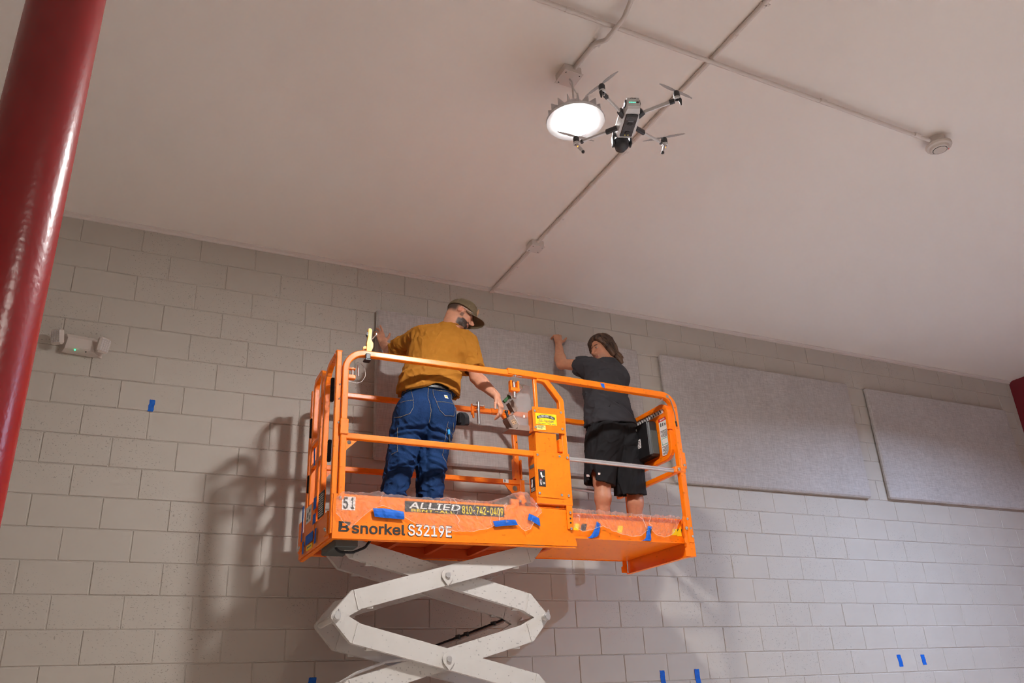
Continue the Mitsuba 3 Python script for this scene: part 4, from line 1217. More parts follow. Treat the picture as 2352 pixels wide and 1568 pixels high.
# jeans
j = Soft((1.98, -.92, 2.74), (2.74, -.36, 3.86), .0050)
j.cap((2.30, -.635, 3.61), (2.455, -.635, 3.62), .138, .138, k=.05, flat=((0, 1, 0), .95))
j.cap((2.335, -.635, 3.79), (2.475, -.635, 3.80), .126, .120, k=.05, flat=((0, 1, 0), .95))
j.ell((2.272, -.70, 3.60), (.112, .090, .122), k=.05)
j.ell((2.468, -.70, 3.61), (.112, .090, .122), k=.05)
j.cap((2.255, -.64, 3.54), (2.208, -.635, 3.28), .115, .090, k=.04)
j.cap((2.208, -.635, 3.28), (2.135, -.64, 2.95), .090, .066, k=.03)
j.cap((2.135, -.64, 2.95), (2.095, -.66, 2.80), .066, .082, k=.03)
j.cap((2.470, -.64, 3.54), (2.430, -.625, 3.28), .114, .094, k=.04)
j.cap((2.430, -.625, 3.28), (2.405, -.64, 2.95), .094, .068, k=.03)
j.cap((2.405, -.64, 2.95), (2.412, -.65, 2.80), .068, .080, k=.03)
# keep the legs apart
j.cap((2.350, -.66, 3.43), (2.318, -.66, 3.28), .006, .014, k=.02, flat=((0, 1, 0), 8.0), op='s')
j.cap((2.318, -.66, 3.28), (2.265, -.66, 2.85), .014, .055, k=.02, flat=((0, 1, 0), 4.0), op='s')
j.cut(lambda x, y, z: np.maximum(z - 3.845, 2.795 - z) + 0 * x + 0 * y)


def jean_folds(Q):
    x, y, z = Q.T
    legx = 2.35 - .22 * (3.5 - z) * 0
    f = fold_noise(Q, (1, .3, .25), (4.5, 22), .013, 21) * sstep(3.30, 3.18, z)
    f += fold_noise(Q, (.9, .2, -.5), (4, 19), .010, 22) * sstep(3.16, 3.25, z) * sstep(3.62, 3.48, z)
    f += fold_noise(Q, (.5, .2, 1), (4, 15), .008, 23) * sstep(3.3, 3.1, z)
    f += fold_noise(Q, (1, 0, .3), (3, 12), .003, 24)
    for zz, sl, xa, xb in ((3.462, .18, 2.12, 2.36), (3.445, -.28, 2.37, 2.60), (3.42, .12, 2.12, 2.36), (3.40, -.18, 2.37, 2.58), (3.20, .30, 2.08, 2.30), (3.16, -.35, 2.08, 2.28), (3.215, -.35, 2.36, 2.56), (3.17, .3, 2.36, 2.54)):
        w = sstep(xa, xa + .04, x) * sstep(xb, xb - .04, x)
        d = z - zz - sl * (x - (xa + xb) / 2)
        f += (-.008 * np.exp(-(d / .010) ** 2) + .007 * np.exp(-((d - .022) / .011) ** 2)) * w
    f -= .012 * np.exp(-((x - 2.368) / .012) ** 2) * sstep(3.80, 3.6, z) * (y < -.64)
    return -f


j.wrinkle(jean_folds, .03)
jm = j.mesh()
jn = part(p1, 'jeans', leaned(jm), 'm_denim', smooth=True, label='dark blue denim work jeans with pale stitching')


def on_jeans(pts, lift_):
    pts = np.array(pts, float)
    y = j.front(pts[:, 0], pts[:, 1])
    ok = ~np.isnan(y)
    return np.c_[pts[ok, 0], y[ok] - lift_, pts[ok, 1]]


def dense(pts, step=.006, closed=False):
    pts = [np.array(p, float) for p in pts] + ([np.array(pts[0], float)] if closed else [])
    out = []
    for a, b in zip(pts[:-1], pts[1:]):
        n = max(1, int(np.linalg.norm(b - a) / step))
        out += [a + (b - a) * k / n for k in range(n)]
    return np.array(out + [pts[-1]])


def stitch(pts, w=.0011, lift_=.0015):
    q = on_jeans(dense(pts), lift_)
    if len(q) > 5:
        k = np.ones(3) / 3
        q[1:-1, 1] = np.convolve(q[:, 1], k, 'valid')
    return leaned(sweep(q, rsq(w * 2, w * 1.6, .0006), (0, 1, 0)))


def patch(poly, lift_, th=.004):
    """A cloth patch lying on the jeans: polygon in (x, z)."""
    g = Polygon(poly)
    x0, z0, x1, z1 = g.bounds
    nx, nz = int((x1 - x0) / .006) + 2, int((z1 - z0) / .006) + 2
    X, Z = np.meshgrid(np.linspace(x0, x1, nx), np.linspace(z0, z1, nz), indexing='ij')
    inside = np.array([g.buffer(.0025).contains(Point(a, b)) for a, b in zip(X.ravel(), Z.ravel())]).reshape(X.shape)
    Yv = j.front(X, Z).reshape(X.shape)
    inside &= ~np.isnan(Yv)
    for _ in range(2):
        Yv[1:-1, 1:-1] = np.where(inside[1:-1, 1:-1], np.nanmean(np.stack([Yv[1:-1, 1:-1], Yv[:-2, 1:-1], Yv[2:, 1:-1], Yv[1:-1, :-2], Yv[1:-1, 2:]]), 0), Yv[1:-1, 1:-1])
    idx = np.full(X.shape, -1)
    idx[inside] = np.arange(inside.sum())
    top = np.c_[X[inside], Yv[inside] - lift_ - th * .5, Z[inside]]
    Q = np.stack([idx[:-1, :-1], idx[1:, :-1], idx[1:, 1:], idx[:-1, 1:]], -1).reshape(-1, 4)
    Q = Q[(Q >= 0).all(1)]
    n = len(top)
    bot = top + [0, th + .004, 0]
    Fs = np.vstack([Q[:, [0, 1, 2]], Q[:, [0, 2, 3]]])
    ed = np.vstack([Fs[:, [0, 1]], Fs[:, [1, 2]], Fs[:, [2, 0]]])
    key = np.sort(ed, 1)
    u, inv, cnt = np.unique(key, axis=0, return_inverse=True, return_counts=True)
    be = ed[cnt[inv.ravel()] == 1]
    sd = np.vstack([np.c_[be[:, 1], be[:, 0], be[:, 0] + n], np.c_[be[:, 1], be[:, 0] + n, be[:, 1] + n]])
    m_ = trimesh.Trimesh(np.vstack([top, bot]), np.vstack([Fs, Fs[:, ::-1] + n, sd]), process=False)
    if m_.volume < 0:
        m_.invert()
    return leaned(m_)


pk_r = [(2.395, 3.762), (2.545, 3.765), (2.560, 3.62), (2.545, 3.575), (2.47, 3.565), (2.43, 3.60), (2.415, 3.64)]
pk_l = [(2.158, 3.745), (2.245, 3.755), (2.236, 3.60), (2.215, 3.555), (2.165, 3.54), (2.13, 3.555), (2.138, 3.65)]
for pk, seam in ((pk_r, [(2.412, 3.665), (2.557, 3.667)]), (pk_l, [(2.142, 3.648), (2.24, 3.655)])):
    b_ = put(jn + '__pocket', patch(pk, .001), 'm_denim', smooth=False)
    put(jn + '__stitching', cat_(stitch(pk[:] + [pk[0]], lift_=.0055), stitch(seam, lift_=.0055)), 'm_stitch', smooth=False)
put(jn + '__stitching', stitch([(2.362, 3.80), (2.364, 3.70), (2.374, 3.60), (2.372, 3.52)], .0014, .002), 'm_stitch', smooth=False)
put(jn + '__stitching', stitch([(2.572, 3.76), (2.582, 3.66), (2.578, 3.56)], lift_=.003), 'm_stitch', smooth=False)
put(jn + '__side_pocket', patch([(2.50, 3.50), (2.56, 3.485), (2.545, 3.32), (2.475, 3.31)], .001), 'm_denim', smooth=False)
put(jn + '__stitching', cat_(stitch([(2.50, 3.53), (2.495, 3.48), (2.472, 3.30), (2.515, 3.24)], lift_=.005), stitch([(2.545, 3.535), (2.563, 3.47), (2.552, 3.38)], lift_=.005), stitch([(2.50, 3.495), (2.562, 3.455)], lift_=.006)), 'm_stitch', smooth=False)
put(jn + '__stitching', stitch([(2.150, 3.47), (2.150, 3.30), (2.118, 3.285)], lift_=.004), 'm_stitch', smooth=False)
put(jn + '__belt_loop', patch([(2.352, 3.79), (2.374, 3.79), (2.372, 3.842), (2.354, 3.842)], .004), 'm_denim', smooth=False)
put(jn + '__pocket_label', patch([(2.479, 3.703), (2.506, 3.702), (2.506, 3.731), (2.479, 3.733)], .006, .003), 'm_decalwhite', smooth=False, label='small white square label with a yellow curl')
curl = [(2.494 + .0085 * math.cos(t), 3.718 + .0085 * math.sin(t)) for t in np.linspace(.3, 5.4, 12)] + [(2.502, 3.716)]
put(jn + '__label_mark', patch(curl, .0075, .003), 'm_yellow', smooth=False)
for q in (-1, 1):
    x = 2.055 if q < 0 else 2.330
    part(p1, 'boot', tri(m3.Manifold.batch_hull([m3.Manifold.sphere(.052, 20).translate((x, -.88, DECK + .052)), m3.Manifold.sphere(.05, 20).translate((x - .02 * (q < 0), -.70, DECK + .05)), m3.Manifold.sphere(.05, 20).translate((x, -.85, DECK + .12))]).trim_by_plane((0, 0, 1), DECK + .001)), 'm_boot', smooth=40)

# cap
def WH(p):
    return hc + M1 @ (np.array(p, float) * 1.02)


s = Soft((2.52, -.78, 4.36), (2.95, -.38, 4.66), .0038)
Mc = M1 @ np.array([[math.cos(.10), 0, math.sin(.10)], [0, 1, 0], [-math.sin(.10), 0, math.cos(.10)]])
s.ell(WH((-.006, 0, .046)), (.116, .092, .108), Mc, k=.004)
s.ell(WH((.030, 0, .070)), (.080, .078, .082), Mc, k=.03)
pl = M1[:, 2]
o_ = WH((0, 0, .034))
s.cut(lambda x, y, z: -((x - o_[0]) * (pl[0] + .06 * M1[0, 0]) + (y - o_[1]) * (pl[1] + .06 * M1[1, 0]) + (z - o_[2]) * (pl[2] + .06 * M1[2, 0])))
s.ell(WH((-.006, 0, .040)), (.106, .083, .098), Mc, k=.004, op='s')
cap = part(p1, 'cap', leaned(s.mesh()), 'm_cap', smooth=True, label='brown mesh-backed baseball cap')
bv, bf = [], []
nu, nv = 19, 9
for side_i in (0, 1):
    for a in range(nu):
        t = (a / (nu - 1) - .5) * 2
        for b in range(nv):
            w = b / (nv - 1)
            x0b = .098 - .062 * t * t
            y0b = .076 * t
            x1b = .098 + .098 * (1 - abs(t) ** 2.6) - .03 * t * t
            y1b = .086 * t
            x = x0b + (x1b - x0b) * w
            y = y0b + (y1b - y0b) * w
            zc_ = .036 - .020 * w - .030 * (y / .08) ** 2
            bv.append(WH((x, y, zc_ - .0035 * side_i)))
n1 = nu * nv
for a in range(nu - 1):
    for b in range(nv - 1):
        i = a * nv + b
        q = (i, i + 1, i + nv + 1, i + nv)
        bf += [(q[0], q[2], q[1]), (q[0], q[3], q[2]), (q[0] + n1, q[1] + n1, q[2] + n1), (q[0] + n1, q[2] + n1, q[3] + n1)]
ring_ = [a * nv for a in range(nu)] + [(nu - 1) * nv + b for b in range(1, nv)] + [a * nv + nv - 1 for a in range(nu - 2, -1, -1)] + [b for b in range(nv - 2, 0, -1)]
for a, b in zip(ring_, ring_[1:] + ring_[:1]):
    bf += [(a, b, b + n1), (a, b + n1, a + n1)]
br = trimesh.Trimesh(bv, bf, process=False)
br.fix_normals()
put(cap + '__brim', leaned(br), 'm_cap', smooth=40)
put(cap + '__seam', leaned(cat_(*[sweep(np.array([WH((-.006 + .1175 * math.cos(e) * math.cos(g), .0935 * math.cos(e) * math.sin(g), .046 + .1095 * math.sin(e))) for e in np.linspace(.05, 1.45, 12)]), circ(.0018, 6), M1[:, 0] * .3 + M1[:, 1]) for g in (-1.15, -2.0, 1.15, 2.0)])), 'm_stitch', smooth=40)
put(cap + '__button', leaned(sph(WH((-.008, 0, .158)), .008, 2)), 'm_cap', smooth=True)
put(cap + '__patch', leaned(sweep(np.array([WH((.103 * math.cos(g) + .011, .088 * math.sin(g), .086)) for g in np.linspace(-.42, .42, 9)]), rsq(.003, .048, .001), M1[:, 2])), 'm_label_brown', smooth=False)
# safety glasses
gl = part(p1, 'glasses', leaned(cat_(rtube([WH((-.012, -.084, .018)), WH((.03, -.083, .016)), WH((.092, -.072, .008))], .0024, up=(0, 0, 1)), rtube([WH((-.012, .084, .018)), WH((.03, .083, .016)), WH((.092, .072, .008))], .0024, up=(0, 0, 1)))), 'm_zinc', smooth=40, label='clear safety glasses with silver temples')
lens = []
for q in (-1, 1):
    g = [WH((.094 + .018 * (1 - ((q * t) / .072) ** 2), t, .014 - dz)) for t in np.linspace(q * .006, q * .072, 8) for dz in (0, .036)]
    f = [(2 * i, 2 * i + 1, 2 * i + 3) for i in range(7)] + [(2 * i, 2 * i + 3, 2 * i + 2) for i in range(7)]
    put(gl + '__lens', leaned(trimesh.Trimesh(g, f, process=False)), 'm_lens', smooth=False)

# things on his belt and pocket
tm = thing('tape_measure', 'black tape measure with round yellow badge clipped on the jeans', 'tape measure')
yt = -.70
Mt = frame(tuple(stance((2.650, yt, 3.592))), unit((.80, .55, .22)), unit((-.10, -.25, .96)))
Mt[:3, 2] = np.cross(Mt[:3, 0], Mt[:3, 1])
Mt[:3, 0] = unit(np.cross(Mt[:3, 1], unit(Mt[:3, 2])))
Mt[:3, 2] = np.cross(Mt[:3, 0], Mt[:3, 1])
# local axes: x outward from the hip (face normal of the badge), y up, z towards the room
bd = tri(m3.Manifold.batch_hull([m3.Manifold.cylinder(.052, .040, .040, 32).rotate((0, 90, 0)).translate((-.045, 0, 0)), m3.Manifold.cylinder(.052, .014, .014, 16).rotate((0, 90, 0)).translate((-.045, -.034, .026)), m3.Manifold.cylinder(.052, .012, .012, 16).rotate((0, 90, 0)).translate((-.045, -.034, -.028)),
                                 m3.Manifold.cylinder(.040, .043, .043, 32).rotate((0, 90, 0)).translate((-.039, 0, 0))]))
part(tm, 'case', moved(bd, Mt), 'm_rubber', smooth=35)
part(tm, 'badge_ring', moved(lathe([(.025, .0), (.031, .0), (.031, .0045), (.025, .0045)], (.006, 0, 0), (1, 0, 0), 32), Mt), 'm_yellow', smooth=35)
part(tm, 'badge', moved(cyl((.004, 0, 0), (.0095, 0, 0), .025, n=32), Mt), 'm_decalblack', smooth=35)
part(tm, 'badge_print', moved(cat_(box(.0092, .0105, .004, .008, -.014, .014), box(.0092, .0105, -.003, .001, -.012, .012), box(.0092, .0105, .011, .014, -.006, .006)), Mt), 'm_yellow', smooth=False)
part(tm, 'badge_print', moved(box(.0092, .0105, -.015, -.009, -.008, .006), Mt), 'm_decalwhite', smooth=False)
part(tm, 'belt_clip', moved(box(-.058, -.046, -.03, .035, -.012, .012, .002), Mt), 'm_black')
def mkp(*p):
    return tuple(stance(p))


mk = thing('marker_pen', 'black marker pen with blue cap in the jeans leg pocket', 'marker')
ymk = float(np.nanmin(j.front(np.array([2.517, 2.522, 2.52]), np.array([3.46, 3.40, 3.35])))) - .010
part(mk, 'cap', cyl(mkp(2.5155, ymk + .004, 3.487), mkp(2.518, ymk + .002, 3.447), .0088), 'm_blue', smooth=40)
part(mk, 'tip', cyl(mkp(2.515, ymk + .0045, 3.497), mkp(2.5155, ymk + .004, 3.487), .0062), 'm_black', smooth=40)
part(mk, 'barrel', cyl(mkp(2.518, ymk + .002, 3.447), mkp(2.523, ymk + .001, 3.365), .0066), 'm_black', smooth=40)

# ---- person in black
p2 = thing('person', 'young man with long brown hair, charcoal t-shirt and black shorts, hand raised to the panel', 'person')
hc2 = np.array((4.008, -.510, 4.408))
M2 = head_axes((-.94, -.09, -.22), (-.13, .12, 1))
s = Soft((3.60, -.86, 2.745), (4.36, -.005, 4.78), .0042)
W2 = head(s, hc2, M2, .98)
s.cap(hc2 + M2 @ np.array((-.035, 0, -.05)), (4.03, -.55, 4.24), .052, .058, k=.03)
s.cap((4.03, -.555, 4.25), (4.0, -.555, 4.16), .062, .08, k=.03)
s.cap((3.89, -.55, 4.18), (4.08, -.55, 4.15), .05, k=.03)
s.cap((4.02, -.555, 4.15), (3.97, -.585, 3.78), .11, .115, k=.03, flat=((0, 1, 0), .7))
s.cap((3.97, -.60, 3.70), (3.97, -.60, 3.58), .12, .12, k=.03, flat=((0, 1, 0), .75))
shL2, elL2, wrL2 = (3.868, -.555, 4.215), (3.724, -.305, 4.318), (3.815, -.125, 4.585)
s.cap(shL2, elL2, .054, .043, k=.025)
s.cap(elL2, (3.738, -.265, 4.385), .045, .048, k=.02)
s.cap((3.738, -.265, 4.385), wrL2, .048, .029, k=.02)
hand(s, wrL2, (.03, .17, 1), (0, -1, .17), (1, 0, 0), 10, spread=1.05, size=1.0, thumb=(.55, 1, .0), per=[(74, 18, 10), (70, 18, 10), (72, 18, 10), (78, 20, 12)])
s.cap((4.085, -.55, 4.165), (4.145, -.33, 4.11), .050, .042, k=.025)
s.cap((4.145, -.33, 4.11), (4.13, -.13, 4.26), .042, .028, k=.02)
hand(s, (4.13, -.13, 4.26), (-.1, .25, 1), (0, -1, .2), (-1, 0, 0), 10, size=.97)
for hx, kx, ax, kz in ((3.865, 3.808, 3.786, 3.30), (4.065, 4.098, 4.074, 3.28)):
    s.cap((hx, -.61, 3.55), (kx, -.605, kz), .075, .060, k=.03)
    s.cap((kx, -.605, kz), (kx - .002, -.625, kz - .07), .058, .060, k=.02)
    s.cap((kx - .002, -.640, kz - .09), (ax + .010, -.645, kz - .20), .066, .060, k=.03)
    s.cap((ax + .010, -.645, kz - .20), (ax, -.62, 2.84), .058, .041, k=.03)
    s.cap((ax, -.62, 2.84), (ax, -.625, 2.79), .041, .044, k=.02)
    s.ell((ax, -.55, 2.785), (.042, .11, .035), k=.02)
s.wrinkle(lambda Q: -.0012 * (meshkit.fbm(Q * 28, 2, 9) - .5) * 2, .012)
m = s.mesh()
col = skin_colors(np.array(m.vertices), hc2, M2, SK2, .98, brow=(.02, .012, .008))
part(p2, 'body', m, 'm_skin', smooth=True, color=col)

s = Soft((3.60, -.90, 3.62), (4.36, -.25, 4.36), .0048)
s.cap((3.966, -.59, 3.70), (3.965, -.565, 4.02), .214, .172, k=.03, flat=((0, 1, 0), .72))
s.cap((3.965, -.565, 4.02), (3.99, -.555, 4.12), .170, .145, k=.05, flat=((0, 1, 0), .72))
s.cap((3.885, -.55, 4.190), (4.085, -.56, 4.165), .078, .084, k=.05)
s.cap((4.02, -.560, 4.245), (4.0, -.56, 4.16), .074, .105, k=.05)
s.cap((3.92, -.62, 4.11), (4.065, -.62, 4.10), .088, .09, k=.05)
b1_ = np.array((3.822, -.430, 4.256))
s.cap((3.88, -.545, 4.20), b1_, .080, .080, k=.05)
b2_ = np.array((4.130, -.39, 4.13))
s.cap((4.085, -.55, 4.165), b2_, .082, .076, k=.05)
for bb, oo in ((b1_, (3.88, -.545, 4.20)), (b2_, (4.085, -.55, 4.165))):
    e_ = unit(bb - np.array(oo))
    s.cut(lambda x, y, z: np.minimum((x - bb[0]) * e_[0] + (y - bb[1]) * e_[1] + (z - bb[2]) * e_[2] - .004, .12 - np.sqrt((x - bb[0]) ** 2 + (y - bb[1]) ** 2 + (z - bb[2]) ** 2)))
    s.cap(bb - e_ * .035, bb + e_ * .08, .066, .074, k=.004, op='s')
s.cut(lambda x, y, z: 3.705 + .010 * np.sin(x * 11) + 0 * y - z)
s.cap((3.966, -.59, 3.60), (3.966, -.59, 3.735), .206, .20, k=.005, flat=((0, 1, 0), .70), op='s')
s.cut(lambda x, y, z: z - 4.300 - .3 * (y + .58) + 0 * x)
s.cap((4.03, -.55, 4.25), (4.02, -.53, 4.38), .060, .066, k=.004, op='s')


def tee_folds(Q):
    x, y, z = Q.T
    f = fold_noise(Q, (.8, .2, -.6), (4.0, 15), .012, 41) * sstep(4.10, 3.95, z)
    f += fold_noise(Q, (.4, .1, -1), (4, 13), .008, 42) * sstep(3.9, 4.0, z)
    f += fold_noise(Q, (-.7, .4, .1), (5, 20), .010, 43) * sstep(3.90, 3.84, x)
    d = (z - 3.83) + .55 * (x - 4.02)
    f += (-.010 * np.exp(-(d / .013) ** 2) + .010 * np.exp(-((d + .028) / .013) ** 2)) * sstep(3.88, 3.95, x) * sstep(4.2, 4.12, x)
    d = (z - 3.90) + .75 * (x - 3.9)
    f += (-.008 * np.exp(-(d / .012) ** 2) + .008 * np.exp(-((d + .025) / .012) ** 2)) * sstep(3.78, 3.84, x) * sstep(4.05, 3.98, x)
    d = (z - 4.13) - .18 * (x - 3.86)
    f += -.010 * np.exp(-(d / .009) ** 2) * sstep(3.83, 3.86, x) * sstep(3.98, 3.93, x)
    return -f


s.wrinkle(tee_folds, .03)
part(p2, 'shirt', s.mesh(), 'm_tee', smooth=True, label='dark charcoal t-shirt')
part(p2, 'collar', rtube([(3.965, -.585, 4.296), (3.99, -.612, 4.290), (4.03, -.622, 4.288), (4.07, -.606, 4.290), (4.095, -.57, 4.298)], .006, up=(0, 0, 1), fil=.04), 'm_tee', smooth=40)

s = Soft((3.58, -.92, 3.10), (4.32, -.34, 3.86), .0050)
s.cap((3.90, -.60, 3.60), (4.03, -.60, 3.60), .150, .150, k=.05, flat=((0, 1, 0), .90))
s.cap((3.90, -.59, 3.76), (4.03, -.59, 3.76), .118, .118, k=.05, flat=((0, 1, 0), .9))
s.ell((3.880, -.670, 3.57), (.112, .09, .12), k=.05)
s.ell((4.055, -.670, 3.57), (.112, .09, .12), k=.05)
s.cap((3.850, -.615, 3.52), (3.778, -.625, 3.14), .122, .112, k=.04)
s.cap((4.070, -.615, 3.52), (4.056, -.63, 3.08), .120, .116, k=.04)
s.cap((3.935, -.62, 3.40), (3.915, -.62, 3.0), .004, .022, k=.02, flat=((0, 1, 0), 9), op='s')
s.cut(lambda x, y, z: np.where(x < 3.924, 3.215 - .14 * (x - 3.78) + .10 * (y + .62), 3.150 + .05 * (x - 4.05) + .16 * (y + .62)) - z)
s.cap((3.800, -.622, 3.28), (3.772, -.625, 3.10), .098, .103, k=.005, op='s')
s.cap((4.062, -.625, 3.26), (4.055, -.63, 3.06), .100, .106, k=.005, op='s')


def short_folds(Q):
    x, y, z = Q.T
    f = fold_noise(Q, (.4, .1, 1), (4, 15), .011, 51) + fold_noise(Q, (.9, .1, .5), (4, 18), .009, 52) * sstep(3.3, 3.45, z)
    f -= .008 * np.exp(-((x - 3.975) / .012) ** 2) * sstep(3.70, 3.55, z) * (y < -.6)
    f -= .004 * np.exp(-((z - 3.70) / .006) ** 2)
    return -f


s.wrinkle(short_folds, .03)
sh = part(p2, 'shorts', s.mesh(), 'm_shorts', smooth=True, label='loose black knee-length shorts')
for x, z in ((3.690, 3.268), (3.737, 3.262)):
    y = float(s.front(np.array([x]), np.array([z]))[0])
    put(sh + '__hem_tag', box(x - .012, x + .012, y - .004, y + .004, z - .009, z + .009, .001), 'm_decalwhite')
for ax in (3.786, 4.074):
    part(p2, 'shoe', tri(m3.Manifold.batch_hull([m3.Manifold.sphere(.048, 20).translate((ax, -.66, DECK + .045)), m3.Manifold.sphere(.047, 20).translate((ax, -.46, DECK + .04))]).trim_by_plane((0, 0, 1), DECK + .0005)), 'm_black', smooth=40)

# hair: a shaped mass with combed relief, plus loose locks
s = Soft((3.86, -.70, 4.22), (4.26, -.34, 4.58), .0036)


def WH2(p):
    return hc2 + M2 @ (np.array(p, float) * .98)


s.ell(WH2((-.014, 0, .046)), (.110, .089, .099), M2, k=.01)
s.ell(WH2((-.044, 0, -.012)), (.080, .088, .098), M2, k=.035)
for q in (1, -1):
    s.cap(WH2((.020, q * .072, .035)), WH2((-.025, q * .080, -.085)), .032, .024, k=.03)
    s.cap(WH2((.055, q * .050, .075)), WH2((.050, q * .078, .020)), .026, .016, k=.025)
s.cap(WH2((-.072, .01, -.02)), WH2((-.085, .02, -.105)), .054, .040, k=.03)
s.cap(WH2((-.09, .04, -.10)), WH2((-.125, .055, -.118)), .030, .013, k=.02)
s.cap(WH2((-.085, .055, -.10)), WH2((-.092, .07, -.165)), .032, .016, k=.02)
s.cap(WH2((-.085, -.03, -.06)), WH2((-.095, -.03, -.125)), .045, .028, k=.03)
# open the face
s.ell(WH2((.098, .02, -.045)), (.088, .082, .105), M2, k=.012, op='s')
s.ell(WH2((.112, .030, .035)), (.056, .062, .046), M2, k=.012, op='s')
s.cap(WH2((.09, .09, -.03)), WH2((.06, .10, -.11)), .05, .06, k=.02, op='s')


def comb(Q):
    L = local(Q, hc2, M2, .98)
    a = np.arctan2(L[:, 0] + .02, L[:, 2] - .02)
    b = L[:, 1]
    q = np.stack([b * 46 + 1.6 * meshkit.fbm(L * 18, 2, 6), a * 2.2, L[:, 2] * 6], -1)
    return .0085 * (meshkit.noise(q, 61) - .5) + .0045 * (meshkit.noise(q * [2.3, 1.5, 1.5], 62) - .5)


s.wrinkle(comb, .02)
hm = s.mesh()


def hair_color(V):
    L = local(V, hc2, M2, .98)
    a = np.arctan2(L[:, 0] + .02, L[:, 2] - .02)
    n = meshkit.noise(np.stack([L[:, 1] * 90 + 2 * meshkit.fbm(L * 18, 2, 6), a * 3, L[:, 2] * 9], -1), 71)
    t = np.clip(n * 1.1 - .25 + .5 * sstep(.05, -.12, L[:, 2]) * sstep(.0, -.1, L[:, 0]), 0, 1)[:, None]
    return np.array((.026, .014, .010)) * (1 - t) + np.array((.13, .068, .038)) * t


hr = part(p2, 'hair', hm, 'm_hair', smooth=True, color=hair_color(np.array(hm.vertices)), label='collar-length wavy brown hair')
locks = []
tree = cKDTree(hm.vertices)
hn = hm.vertex_normals
for i in range(170):
    L0 = np.array((rng.uniform(-.10, .045), rng.uniform(-.04, .095), rng.uniform(-.02, .14)))
    _, k = tree.query(WH2(L0))
    p = np.array(hm.vertices[k])
    if (hn[k] @ M2[:, 2]) < -.2:
        continue
    path = [p]
    wob = rng.uniform(0, 6)
    for st_ in range(int(rng.integers(8, 15))):
        _, k = tree.query(p)
        n = hn[k]
        g = -M2[:, 2] - .45 * M2[:, 0] * (1 if i % 5 else -.2) + .35 * math.sin(wob + st_ * .8) * M2[:, 1]
        g = unit(g - n * (g @ n))
        p = hm.vertices[k] + n * .003 + g * .012
        path.append(p)
    path = np.array(path)
    t = np.linspace(0, 1, len(path))
    for a in range(1, len(path) - 1):
        path[a] = .25 * path[a - 1] + .5 * path[a] + .25 * path[a + 1]
    r = .0032 * (1 - t ** 3) * (.5 + .5 * np.minimum(1, t * 5)) + .0005
    tg = np.gradient(path, axis=0)
    tg /= np.linalg.norm(tg, axis=1, keepdims=True) + 1e-9
    sd_ = np.cross(tg, [.3, .5, .8])
    sd_ /= np.linalg.norm(sd_, axis=1, keepdims=True) + 1e-9
    up_ = np.cross(sd_, tg)
    an = np.arange(5) * 2 * np.pi / 5
    V = path[:, None] + r[:, None, None] * (np.cos(an)[None, :, None] * sd_[:, None] + np.sin(an)[None, :, None] * up_[:, None])
    Fq = [(a * 5 + b, a * 5 + (b + 1) % 5, (a + 1) * 5 + (b + 1) % 5, (a + 1) * 5 + b) for a in range(len(path) - 1) for b in range(5)]
    Fq = np.array(Fq)
    locks.append(trimesh.Trimesh(V.reshape(-1, 3), np.vstack([Fq[:, [0, 2, 1]], Fq[:, [0, 3, 2]]]), process=False))
lk = cat_(*locks)
put(hr + '__loose_strands', lk, 'm_hair', smooth=True, color=hair_color(np.array(lk.vertices)), kind='stuff')
# front strand hanging beside the brow
fs_ = sweep(fillet([WH2((.075, .045, .115)), WH2((.118, .045, .085)), WH2((.132, .04, .045)), WH2((.128, .035, .0))], .02), circ(.0022, 6), M2[:, 1])
put(hr + '__front_strand', fs_, 'm_hair', smooth=True, color=hair_color(np.array(fs_.vertices)))

